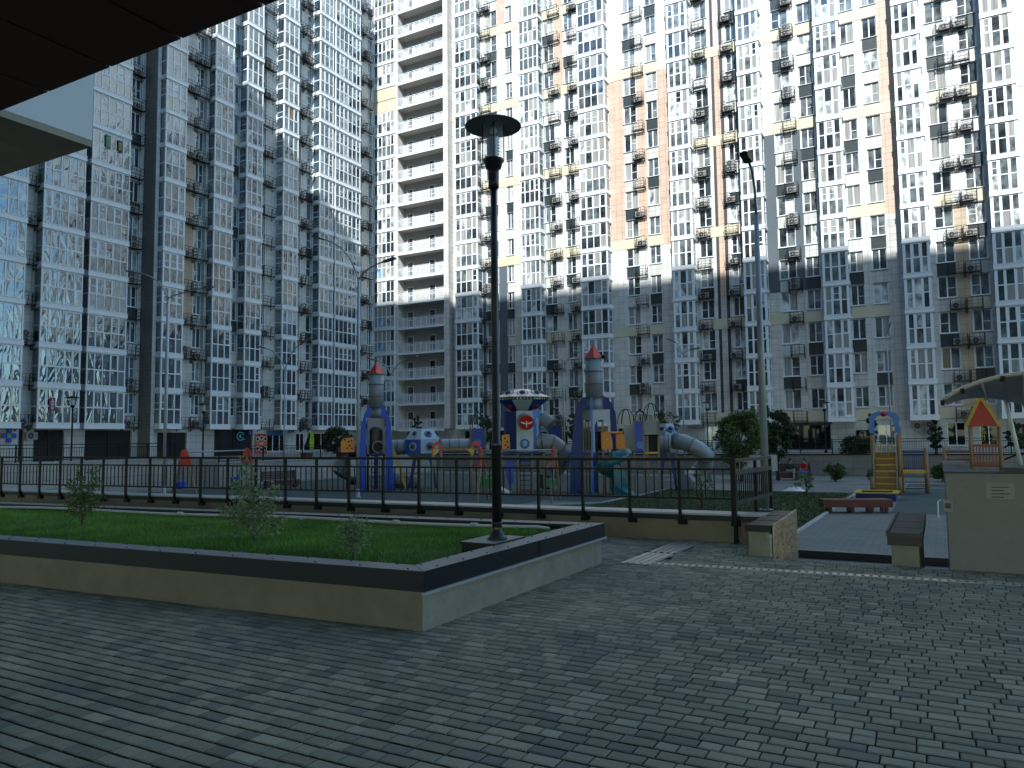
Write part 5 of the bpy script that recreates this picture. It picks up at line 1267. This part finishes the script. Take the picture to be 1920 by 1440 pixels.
b=MB(); b.box(0,4.3,-.2,-.1,.1,.85); b.obj('backrest',[mat('red_brown_slats',(.13,.04,.03),.6,var=.2)],bw)
b=MB(); b.box(0,4.3,-.75,-.2,.35,.42); b.box(.1,.2,-.7,-.2,0,.35); b.box(4.1,4.2,-.7,-.2,0,.35); b.obj('seat',[m_bench],bw)
a=onz(1386,902,CZ); c=onz(1459,902,CZ)
sb=thing('notice_board','blank pale notice board on two thin dark posts behind the tall pole','notice board',tuple(a),math.atan2(c.y-a.y,c.x-a.x)); L=(c-a).length
b=MB(); b.box(0,L,0,.03,.6,1.6); b.obj('board',[mat('pale_sheet',(.38,.40,.40),.5,var=.05)],sb)
for x in (-.03,L): b=MB(); b.box(x,x+.05,-.02,.05,-.0,1.65); b.obj('post',[m_iron],sb)
b=MB(); b.box(-.03,L+.05,-.02,.04,1.6,1.64); b.obj('frame',[m_iron],sb)
p=onz(1512,925,CZ)
pb_=thing('plastic_bag','crumpled white litter lying on the lawn','litter',tuple(onz(1490,921,CZ))); pb_.location.z+=.03
b=MB(); r_=random.Random(4)
n=14; q0=len(b.v)
for i in range(3):
    for k in range(n): a_=2*math.pi*k/n; rr=(.45,.3,.05)[i]*r_.uniform(.6,1.2); b.v.append((rr*math.cos(a_)*1.3,rr*math.sin(a_)*.7,(.0,.14,.2)[i]*r_.uniform(.3,1.2)))
for i in range(2):
    for k in range(n): b.face((i*n+k,i*n+(k+1)%n,(i+1)*n+(k+1)%n,(i+1)*n+k))
b.obj('crumpled_film',[m_wh],pb_)
# ------------------------------------------------------------------ foliage
def leaf_mat(n,c,var=.45): return mat(n,c,.55,var=var,scale=4,spec=.3)
m_leafA=leaf_mat('leaf_mid',(.045,.085,.018)); m_leafB=leaf_mat('leaf_dark',(.02,.045,.016)); m_leafC=leaf_mat('leaf_sage',(.11,.17,.085)); m_bark=mat('bark',(.09,.07,.05),.9,var=.3,scale=10)
def leaf(b,c,s,r,m=0):
    n=Vector((r.gauss(0,1),r.gauss(0,1),r.gauss(.4,1))).normalized(); t=n.orthogonal().normalized(); t=(Matrix.Rotation(r.uniform(0,6.28),3,n)@t); u=n.cross(t)
    q=len(b.v); L=s*r.uniform(.7,1.3); w=L*.42; c=Vector(c)
    b.v+=[tuple(c-t*L*.5),tuple(c+u*w*.5),tuple(c+t*L*.5),tuple(c-u*w*.5)]; b.f.append((q,q+1,q+2,q+3)); b.m.append(m); b.s.append(False)
def tree(label,base,H,R,trunkh,mt,seed,n=5200,ls=.17,name='tree',squash=.9,cat='tree',nclump=34):
    r=random.Random(seed); t=thing(name,label,cat,base); cz=trunkh+(H-trunkh)*.5; hz=(H-trunkh)*.5
    tr=MB(); tr.tube([(0,0,0),(.05,0,trunkh*.6),(0,.05,cz),(0,0,H*.85)],[.035*H/2+.03,.03*H/2+.02,.03,.01],8)
    cl=[]
    for i in range(nclump):
        a=r.uniform(0,6.28); u=r.uniform(-1,1); rr=(r.random()**.4); w=math.sqrt(max(0,1-u*u*.8)); c=Vector((R*rr*w*math.cos(a),R*rr*w*math.sin(a),cz+hz*u*.92)); cl.append((c,R*r.uniform(.2,.38)))
        if i%2==0: tr.tube([(0,0,max(.2,c.z-R*.7)),tuple(c*.5+Vector((0,0,c.z*.5-R*.05))),tuple(c)],[.03,.018,.006],5)
    tr.obj('trunk',[m_bark],t); cr=MB()
    for i in range(n):
        c,s_=cl[r.randrange(len(cl))]; d=Vector((r.gauss(0,1),r.gauss(0,1),r.gauss(0,.75))).normalized()*s_*(r.random()**.45); leaf(cr,c+d,ls,r)
    cr.obj('crown',[mt],t); return t
def tpx(label,px,pyb,pt,wpx,mt,seed,z=CZ,trunk=.3,n=5000,ls=.17,name='tree',Y=None,cat='tree',X=None,nclump=34):
    if Y: p=ony(px,pyb,Y)
    elif X: p=onx(px,pyb,X)
    else: p=onz(px,pyb,z)
    p=Vector((p.x,p.y,z)); k=F/p.dot(FW); top=ony(px,pt,p.y).z; H=top-z; return tree(label,tuple(p),H,wpx/2/k,H*trunk,mt,seed,n,ls,name,cat=cat,nclump=nclump)
tpx('leafy mid green tree in front of the pale block left of the tall pole',1390,902,775,92,m_leafA,11,trunk=.22,n=9000,ls=.2,nclump=60)
tpx('dark leafy tree directly behind the tall pole',1458,900,768,62,m_leafB,12,z=CZ,trunk=.25,n=6500,ls=.2,nclump=46)
tpx('dark round tree on the terrace left of the orange slide hood',632,853,796,56,m_leafB,13,z=TZ,X=-41.5,trunk=.12,n=5000,ls=.2)
tpx('tree with sparse crown between the left rocket and the hooped tower',910,850,775,30,m_leafB,14,z=TZ,Y=57.5,trunk=.2,n=1800,ls=.2)
tpx('narrow dark conifer rising above the left capsule',783,850,780,20,m_leafB,15,z=TZ,Y=57.2,trunk=.1,n=1500,ls=.2)
tpx('thin tree behind the hooped towers near the right capsule',1250,850,770,50,m_leafB,16,z=TZ,Y=57.5,trunk=.35,n=1500,ls=.2)
tpx('narrow tree between saucer tower and right rocket on the terrace',1076,850,775,22,m_leafB,17,z=TZ,Y=58,trunk=.2,n=1800,ls=.2)
tpx('tall narrow shrub just left of the blue play arch',1637,850,775,20,m_leafB,18,z=TZ,Y=57,trunk=.1,n=1500,ls=.18,name='shrub',cat='shrub')
tpx('tall narrow shrub on the terrace beside the paired wall air conditioners',1756,850,787,22,m_leafB,19,z=TZ,Y=57,trunk=.1,n=1700,ls=.18,name='shrub',cat='shrub')
tpx('wide low dark shrubs in front of the shop door',1608,850,822,60,m_leafB,20,z=TZ,Y=57,trunk=.02,n=2600,ls=.2,name='shrub',cat='shrub')
tpx('young tree on the terrace right of the playhouse roof',1905,850,790,26,m_leafB,21,z=TZ,Y=57,trunk=.2,n=1400,ls=.18)
tpx('round green bush against the far wall between bench and play stairs',1567,903,870,34,m_leafA,22,trunk=.1,n=1100,ls=.17,name='shrub',cat='shrub')
tpx('green bush against the far wall just left of the kiosk top',1766,903,872,34,m_leafA,23,trunk=.1,n=1100,ls=.17,name='shrub',cat='shrub')
tpx('small leafy shrub growing on the lawn edge before the seated women',1512,930,888,36,m_leafC,24,trunk=.25,n=800,ls=.1,name='shrub',cat='shrub',nclump=16)
tpx('small tuft shrub at the foot of the far wall left of the play stairs',1632,902,880,12,m_leafA,25,trunk=.05,n=300,ls=.14,name='shrub',cat='shrub')
tpx('ragged shrub behind the railing beneath the tube slide end',1315,955,880,40,m_leafC,26,trunk=.3,n=900,ls=.09,name='shrub',cat='shrub',nclump=18)
def sapling(label,base,tips,seed,nl,ls,mt,r0=.0065):
    r=random.Random(seed); t=thing('sapling',label,'sapling',base); tr=MB(); lv=MB()
    for tip in tips:
        tip=Vector(tip); mid=Vector((tip.x*.08+r.uniform(-.012,.012),tip.y*.1,min(.42,tip.z*.62))); pts=[]
        for i in range(9):
            u=i/8; pts.append(mid*2*u*(1-u)+tip*u*u)
        tr.tube(pts,[r0*(1-.85*i/8) for i in range(9)],6)
        for i in range(nl):
            u=r.uniform(.48,1.02); p=mid*2*u*(1-u)+tip*u*u; s_=.09*(1.3-u)*1.2; leaf(lv,p+Vector((r.gauss(0,s_),r.gauss(0,s_),r.gauss(0,s_))),ls,r)
            if i%16==0: 
                q=p+Vector((r.gauss(0,s_),r.gauss(0,s_),r.gauss(0,s_))); tr.tube([tuple(p),tuple(q)],.002,4)
    tr.obj('stem',[m_bark],t); lv.obj('leaves',[mt],t); return t
p=onz(475,1012,-1.2)
sapling('tallest sapling with pale green leaves in the middle of the planter',(p.x,p.y,-1.2),[(-.22,.05,.98),(-.15,.1,.62),(-.62,.0,.36),(.32,0,.42),(.28,.1,.62),(-.25,-.1,.7),(.5,0,.25),(-.4,.1,.3)],31,190,.055,m_leafC)
p=onz(153,990,-1.2)
sapling('sapling with arching dark leafy branches at the left of the planter',(p.x,p.y,-1.2),[(-.1,0,.78),(.3,.0,.86),(-.3,.0,.62),(.42,.0,.45),(.05,0,.5),(.2,.1,.65),(-.35,0,.35)],32,130,.058,m_leafA)
p=onz(662,1052,-1.2)
sapling('smallest bushy sapling near the front coping of the planter',(p.x,p.y,-1.2),[(0,0,.42),(-.12,0,.36),(.13,.0,.35),(.05,.05,.3),(-.06,0,.25)],33,150,.04,m_leafC,.004)
# ------------------------------------------------------------------ people
m_skin=mat('skin',(.42,.26,.18),.5,var=.05); m_hair=mat('dark_hair',(.015,.01,.008),.5,var=.2); m_blackc=mat('black_cloth',(.012,.012,.014),.8,var=.2); m_redc=mat('red_cloth',(.55,.02,.02),.8,var=.12,scale=12); m_jean=mat('blue_denim',(.03,.10,.35),.8,var=.15,scale=12); m_shortc=mat('light_blue_cloth',(.30,.40,.55),.8,var=.1)
def skinmesh(name,nodes,edges,mt,parent,lv=2):
    me=bpy.data.meshes.new(name); me.from_pydata([n[0] for n in nodes],edges,[]); o=bpy.data.objects.new(name,me); C.objects.link(o)
    md=o.modifiers.new('s','SKIN'); 
    for i,n in enumerate(nodes):
        sv=me.skin_vertices[0].data[i]; rr=n[1]; sv.radius=(rr,rr) if not isinstance(rr,tuple) else rr
    me.skin_vertices[0].data[0].use_root=True
    ss=o.modifiers.new('d','SUBSURF'); ss.levels=lv; ss.render_levels=lv
    dg=bpy.context.evaluated_depsgraph_get(); dg.update(); m2=bpy.data.meshes.new_from_object(o.evaluated_get(dg)); bpy.data.objects.remove(o)
    m2.name=name; m2.materials.clear()
    for m in (mt if isinstance(mt,list) else [mt]): m2.materials.append(m)
    for p_ in m2.polygons: p_.use_smooth=True
    return inst(name,m2,parent)
def woman(label,base,rz,top,leg,lean,face,bare,crossed,shoes):
    t=thing('person',label,'person',base,rz)    # local: faces -y, seat at z .45
    N=[((0,.12,.53),(.15,.12))]; E=[]
    def add(p,r,par): N.append((p,r)); E.append((par,len(N)-1)); return len(N)-1
    w=add((0,.12+lean*.3,.70),(.12,.09),0); ch=add((0,.10+lean*.6,.90),(.15,.10),w); nk=add((0,.08+lean,1.04),.05,ch); add((0,.07+lean,1.10),.045,nk)
    hd=add((face*.02,.05+lean,1.17),(.075,.085),len(N)-1); add((face*.02,.06+lean,1.25),(.07,.08),hd)
    for s_ in (-1,1):
        sh=add((s_*.16,.10+lean*.8,.97),.05,ch); el_=add((s_*.22,.0+lean,.74),.038,sh); wr=add((s_*.08,-.20,.66),.028,el_); pm=add((s_*.05,-.27,.63),(.03,.016),wr)
        for f in range(4): add((s_*.05+(f-1.5)*.016,-.33-.01*(f%2),.61),.008,pm)
        add((s_*.05-s_*.04,-.29,.645),.009,pm)
    for s_ in (-1,1):
        hp=add((s_*.09,.06,.50),.085,0)
        if crossed and s_==1: kn=add((-.04,-.36,.60),.062,hp); an=add((-.20,-.50,.22),.04,kn); add((-.24,-.62,.17),.032,an)
        else: kn=add((s_*.09,-.36,.50),.062,hp); an=add((s_*.08,-.38,.09),.04,kn); add((s_*.08,-.52,.05),.035,an)
    body=skinmesh('body',N,E,[m_skin],t)
    # clothes follow the body
    Nt=[((0,.12,.52),(.17,.14)),((0,.12+lean*.3,.70),(.145,.115)),((0,.10+lean*.6,.90),(.165,.125)),((0,.085+lean,1.0),(.075,.07))]; Et=[(0,1),(1,2),(2,3)]
    for s_ in (-1,1):
        i=len(Nt); Nt+=[((s_*.165,.10+lean*.8,.97),.065),((s_*.225,.0+lean,.74),.055),((s_*.10,-.17,.665),.042)]; Et+=[(2,i),(i,i+1),(i+1,i+2)]
    skinmesh('top',Nt,Et,[top],t)
    Nl=[((0,.12,.50),(.175,.14))]; El=[]
    for s_ in (-1,1):
        i=len(Nl)
        if bare: Nl+=[((s_*.09,.05,.505),.10),((s_*.09,-.14,.52),.09)]; El+=[(0,i),(i,i+1)]
        else: Nl+=[((s_*.09,.05,.50),.10),((s_*.09,-.37,.505),.078),((s_*.085,-.39,.13),.052)]; El+=[(0,i),(i,i+1),(i+1,i+2)]
    skinmesh('trousers' if not bare else 'shorts',Nl,El,[leg],t)
    b=MB(); hx=face*.02; b.ball((hx,.085+lean,1.235),(.098,.10,.10),14); b.ball((hx,.13+lean,1.12),(.085,.07,.15),12); b.ball((hx,.15+lean,.98),(.06,.045,.13),10); b.obj('hair',[m_hair],t)
    b=MB()
    for s_ in (-1,1): b.ball((hx+s_*.03,-.035+lean,1.205),.009,6)
    b.obj('eyes',[m_hair],t)
    b=MB(); b.ball((hx,-.045+lean,1.18),(.010,.014,.016),8); b.ball((hx,-.032+lean,1.148),(.02,.008,.006),8,1); b.obj('nose_and_mouth',[m_skin,m_redc],t)
    b=MB()
    for s_ in (-1,1):
        if crossed and s_==1: b.ball((-.235,-.60,.165),(.04,.10,.04),10)
        else: b.ball((s_*.08,-.47,.045),(.042,.12,.045),10)
    b.obj('shoes',[shoes],t)
    return t
bz=pbench.rotation_euler.z; bl=Vector(pbench.location)
def onb(f,d=.18): v=Matrix.Rotation(bz,3,'Z')@Vector((f*PL,d,0)); return tuple(bl+v)
woman('woman in a black top and light shorts with crossed bare legs on the bench',onb(.42),bz+math.radians(28),m_blackc,m_shortc,.0,1,True,True,m_skin)
woman('woman in a red jacket and blue jeans turned to her companion on the bench',onb(.78),bz-math.radians(52),m_redc,m_jean,.0,-1,False,False,m_wh)
# ------------------------------------------------------------------ shop fronts, signs
m_frame=mat('shop_frame',(.02,.02,.022),.4,var=.1); m_shopglass=glass('shop_dark_glass',(.006,.007,.008),spec=.25); m_sign_blue=mat('sign_blue',(.01,.03,.35),.4,var=.05); m_sign_green=mat('sign_green',(.01,.35,.12),.4,var=.05)
def R_(u,z,d=.0): return (u,-d,z)
def shop_win(T,u0,u1,z0,z1,nm=2,g=0,frame=m_upvc,name='shop_window'):
    b=MB(); t=.07; b.box(u0,u0+t,.05,.12,z0,z1); b.box(u1-t,u1,.05,.12,z0,z1); b.box(u0+t,u1-t,.05,.12,z0,z0+t); b.box(u0+t,u1-t,.05,.12,z1-t,z1)
    for i in range(1,nm): x=u0+(u1-u0)*i/nm; b.box(x-.04,x+.04,.055,.12,z0+t,z1-t)
    b.box(u0-.08,u1+.08,-.08,.05,z0-.06,z0); o=b.obj(name,[frame],T); gm=m_shopglass if frame is not m_upvc or g==0 else G[g]
    b=MB(); b.quad((u0+t,.09,z0+t),(u1-t,.09,z0+t),(u1-t,.09,z1-t),(u0+t,.09,z1-t)); b.obj('shop_glass',[gm],o); return o
shop_win(bB,-19.6,-17.7,-1.1,.95,3,3); shop_win(bB,-4.65,-3.3,-.95,.87,2,1); shop_win(bC,.58,1.9,-1.0,.93,2,0); shop_win(bC,2.9,4.15,-1.0,.9,2,0); shop_win(bB,-12.4,-8.43,TZ,.93,3,0,m_frame); shop_win(bB,-6.4,-5.2,TZ,.4,2,1,m_frame)
shop_win(bC,5.3,7.6,TZ,.7,3,0,m_frame)
for o in [(-47,-44.6,TZ,.9),(-43.8,-40.2,TZ,.9),(-38,-34.2,TZ,.7),(-32.6,-30.4,TZ,.9),(-28.5,-26,TZ,.9)]: shop_win(bA,*o,3,0,m_frame)
shop_win(bL,53.66,56.3,-1.0,.68,3,0); shop_win(bL,57.6,58.8,-1.0,.8,2,0); shop_win(bL,60.0,62.6,-1.0,.82,2,0)
b=MB(); b.box(-12.5,-8.3,-.12,.0,.93,1.15); b.obj('shop_fascia',[m_frame],bB)
for T,u,z in ((bC,-1.0,.6),(bC,-1.0,-.05),(bC,2.05,.75),(bC,-1.9,.5),(bM,31.62,.42),(bL,56.5,.9)):
    inst('air_conditioner',ac_mesh(False),T,(u,-.05,z-.1))
# entrance recess blackness under the left block
for T,o in ((bM,(32.3,34.6,TZ,1.05)),(bM,(36.2,40.2,TZ,1.05)),(bL,(41.7,44.6,TZ,.85)),(bL,(47.5,51.97,TZ,1.12))):
    b=MB(); b.box(o[0],o[0]+.05,.0,.2,o[2],o[3]); b.box((o[0]+o[1])/2,(o[0]+o[1])/2+.05,.1,.2,o[2],o[3]); b.obj('entrance_frame',[m_frame],T)
def sign(name,label,T,u,z,w,h,mt,txt=None,tm=None,size=.3,d=.06,cat='sign'):
    s=thing(name,label,cat); s.parent=None
    M_=T.matrix_basis if False else (Matrix.Translation(T.location)@Matrix.Rotation(T.rotation_euler.z,4,'Z'))
    p=M_@Vector((u,-d-.02,z)); s.location=p; s.rotation_euler=(0,0,T.rotation_euler.z)
    if mt:
        b=MB(); b.box(-w/2,w/2,-.02,.03,-h/2,h/2); b.obj('board',[mt],s)
    if txt: text_obj(txt,size,tm,s,(0,-.035,0),name='lettering')
    return s
m_wt=mat('white_letter',(.75,.75,.75),.5,var=0); m_bk=mat('black_board',(.012,.012,.013),.5,var=0); m_maroon=mat('maroon_board',(.16,.01,.04),.5,var=0); m_grn=mat('green_poster',(.01,.12,.07),.5,var=0); m_dimlet=mat('brass_letter',(.12,.115,.09),.4,metal=.5,var=0); m_orl=mat('orange_letter',(.45,.10,.03),.5,var=0)
m_ylet=mat('yellow_letter',(.55,.55,.06),.5,var=0); m_cy=mat('cyan_sign',(.10,.45,.55),.4,var=0); m_postor=mat('poster_orange',(.45,.10,.04),.5,var=.1); m_lime=mat('lime_poster',(.35,.45,.03),.5,var=.1)
bpy.context.view_layer.update()
a=ony(1049,803,YW-.3); sign('shop_sign','black shop sign with white cafe lettering between saucer tower and right rocket',bA,a.x,a.z,1.5,.42,m_bk,'КОФЕЙНЯ',m_wt,.27)
a=ony(1118,804,YW-.3); sign('shop_sign','orange lettered sign on a pale board seen through the right rocket arches',bA,a.x,a.z,2.0,.5,mat('pale_signboard',(.35,.33,.28),.6),'РОССОШЬ',m_orl,.3)
a=ony(1305,802,YW-.3); sign('shop_sign','dim metal letters on the dark wall left of the white window behind the tree',bB,a.x,a.z,1.8,.4,None,'DIAMOND',m_dimlet,.36)
sx=sign('phone_poster','maroon poster with white phone digits in the lowest wide bay',bM,33.0,2.95,.44,.95,m_maroon,'8\n989\n034\n27\n08',m_wt,.19,d=1.03,cat='poster')
a=onx(203,266,XW0+1.05); sign('phone_poster','green poster with pale digits high in a wide bay',bM,a.y,a.z,.42,1.1,m_grn,'АР\n209\n69\n69',mat('pale_green_letter',(.35,.5,.42),.5,var=0),.24,d=1.03,cat='poster')
a=onx(225,275,XW0+1.05); sign('phone_poster','black poster with yellow digits high in a wide bay',bM,a.y,a.z,.36,1.0,m_bk,'89\n69\n69',m_ylet,.26,d=1.03,cat='poster')
a=ony(1430,470,YW-1.12)
s_=sign('bay_banner','white banner with red letters in a bay beside the tall pole',bB,a.x,a.z,.5,1.0,m_wt,'ЕЕ\nОК\nД',mat('red_letter',(.5,.02,.03),.5,var=0),.3,d=1.13,cat='banner')
a=onx(17,817,XW0+.1); s_=sign('pharmacy_cross','blue pharmacy cross with a green centre at the far left','sign' and bM,a.y,a.z,.1,.1,None)
b=MB(); b.box(-.17,.17,-.05,.03,-.5,.5); b.box(-.5,-.17,-.05,.03,-.17,.17); b.box(.17,.5,-.05,.03,-.17,.17); b.obj('cross',[m_sign_blue],s_)
b=MB(); b.box(-.14,.14,-.065,-.05,-.14,.14); b.obj('centre',[m_sign_green],s_)
a=onx(490,832,XWL+.1)
s_=sign('menu_poster','orange poster with six round pictures beside the blue topped window',bL,a.y,a.z,1.5,1.95,m_postor)
b=MB()
for i in range(6): x=(-.48,0,.48)[i%3]; z=(.45,-.45)[i//3]+(.12 if i%3==1 else 0)*(1 if i<3 else -1); b=MB(); b.tube([(x,-.03,z),(x,-.04,z)],.21,16,0); b.tube([(x,-.04,z),(x,-.045,z)],.17,16,1); b.obj('round_picture',[m_wt,m_bk],s_)
b=MB(); b.box(-.25,.25,-.035,-.02,-.08,.10); b.box(-.5,.5,-.035,-.02,.78,.9,1); b.obj('caption',[m_cy,m_bk],s_)
a=onx(518,812,XWL+.1); s_=sign('awning_sign','dark blue sign box over the ground floor window by the orange poster',bL,a.y,a.z,2.4,.5,mat('dark_blue_sign',(.02,.08,.16),.5))
a=onx(469,811,XWL+.1); s_=sign('street_number_plate','small blue plate above the orange poster',bL,a.y,a.z,.5,.4,m_sign_blue,'2',m_wt,.3)
a=onx(451,818,XWL+.1); s_=sign('round_logo_sign','round pale cyan ring sign over the dark entrance',bL,a.y,a.z,.1,.1,None)
b=MB()
for i in range(20):
    t0,t1=2*math.pi*i/20,2*math.pi*(i+1)/20
    if i in (0,19): continue
    b.bar((.38*math.cos(t0),0,.38*math.sin(t0)),(.38*math.cos(t1),0,.38*math.sin(t1)),.06,.08)
b.box(-.1,.1,-.03,.03,-.15,.15); b.bar((.25,0,.3),(.55,0,.3),.05,.05); b.bar((.25,0,-.3),(.55,0,-.3),.05,.05); b.obj('ring',[m_cy],s_,fix=True)
a=onx(583,826,XWL+.1); s_=sign('lime_poster','lime yellow vertical poster on the door at the terrace end',bL,a.y,a.z,.9,1.7,m_lime)
a=ony(1844,818,YW-.2); s_=sign('window_sticker','yellow lettered sticker inside the shop window behind the playhouse',bC,a.x,a.z,.4,.9,None,'ОК\nН\nО',m_ylet,.36,d=-.03,cat='sticker')
# dark garden sculpture on the left terrace
a=onx(577,852,-39.6)
t=thing('garden_sculpture','dark animal shaped garden sculpture on a block beside the terrace fence','sculpture',(-39.7,a.y,TZ),math.pi/2)
b=MB(); b.box(-.35,.35,-.25,.25,0,.45); b.obj('plinth',[m_bench],t)
skinmesh('figure',[((0,0,.6),.26),((.02,0,.95),.2),((.12,0,1.25),.12),((.2,0,1.4),.14),((.2,0,1.62),.04),((.22,0,1.95),.035),((.28,0,1.9),.03)],[(0,1),(1,2),(2,3),(3,4),(4,5),(3,6)],[m_iron],t)
# flower box
t=thing('flower_box','dark flower box with dry plants on the left terrace','planter',(-39.7,50.2,TZ),math.pi/2)
b=MB(); b.box(-1.2,1.2,-.2,.2,0,.35); b.obj('box',[m_bench],t)
b=MB(); r_=random.Random(9)
for i in range(700): leaf(b,(r_.uniform(-1.1,1.1),r_.uniform(-.2,.2),.35+abs(r_.gauss(0,.25))),.14,r_)
b.obj('plants',[m_leafB],t)

# ------------------------------------------------------------------ groups of repeats
GN={'street_lamp':'street lamps around the courtyard','park_lamp':'black park lamps','rocket_play_tower':'rocket shaped play towers','play_capsule':'faceted play capsules','play_tower':'small play towers with hoops',
 'apartment_building':'apartment buildings around the courtyard','terrace_fence':'dark fences on the terrace edge','courtyard_wall':'courtyard retaining walls','stair_wall':'stair cheek walls','metal_railing':'black metal railings',
 'swing_set':'swing sets','park_bench':'park benches','tree':'trees around the courtyard','shrub':'shrubs around the courtyard','sapling':'saplings in the raised planter','phone_poster':'phone number posters in balcony glazing','person':'women sitting on the bench'}
for o in list(C.objects):
    if o.parent is None and 'label' in o:
        k=o.name.split('.')[0]
        if k in GN: o['group']=GN[k]
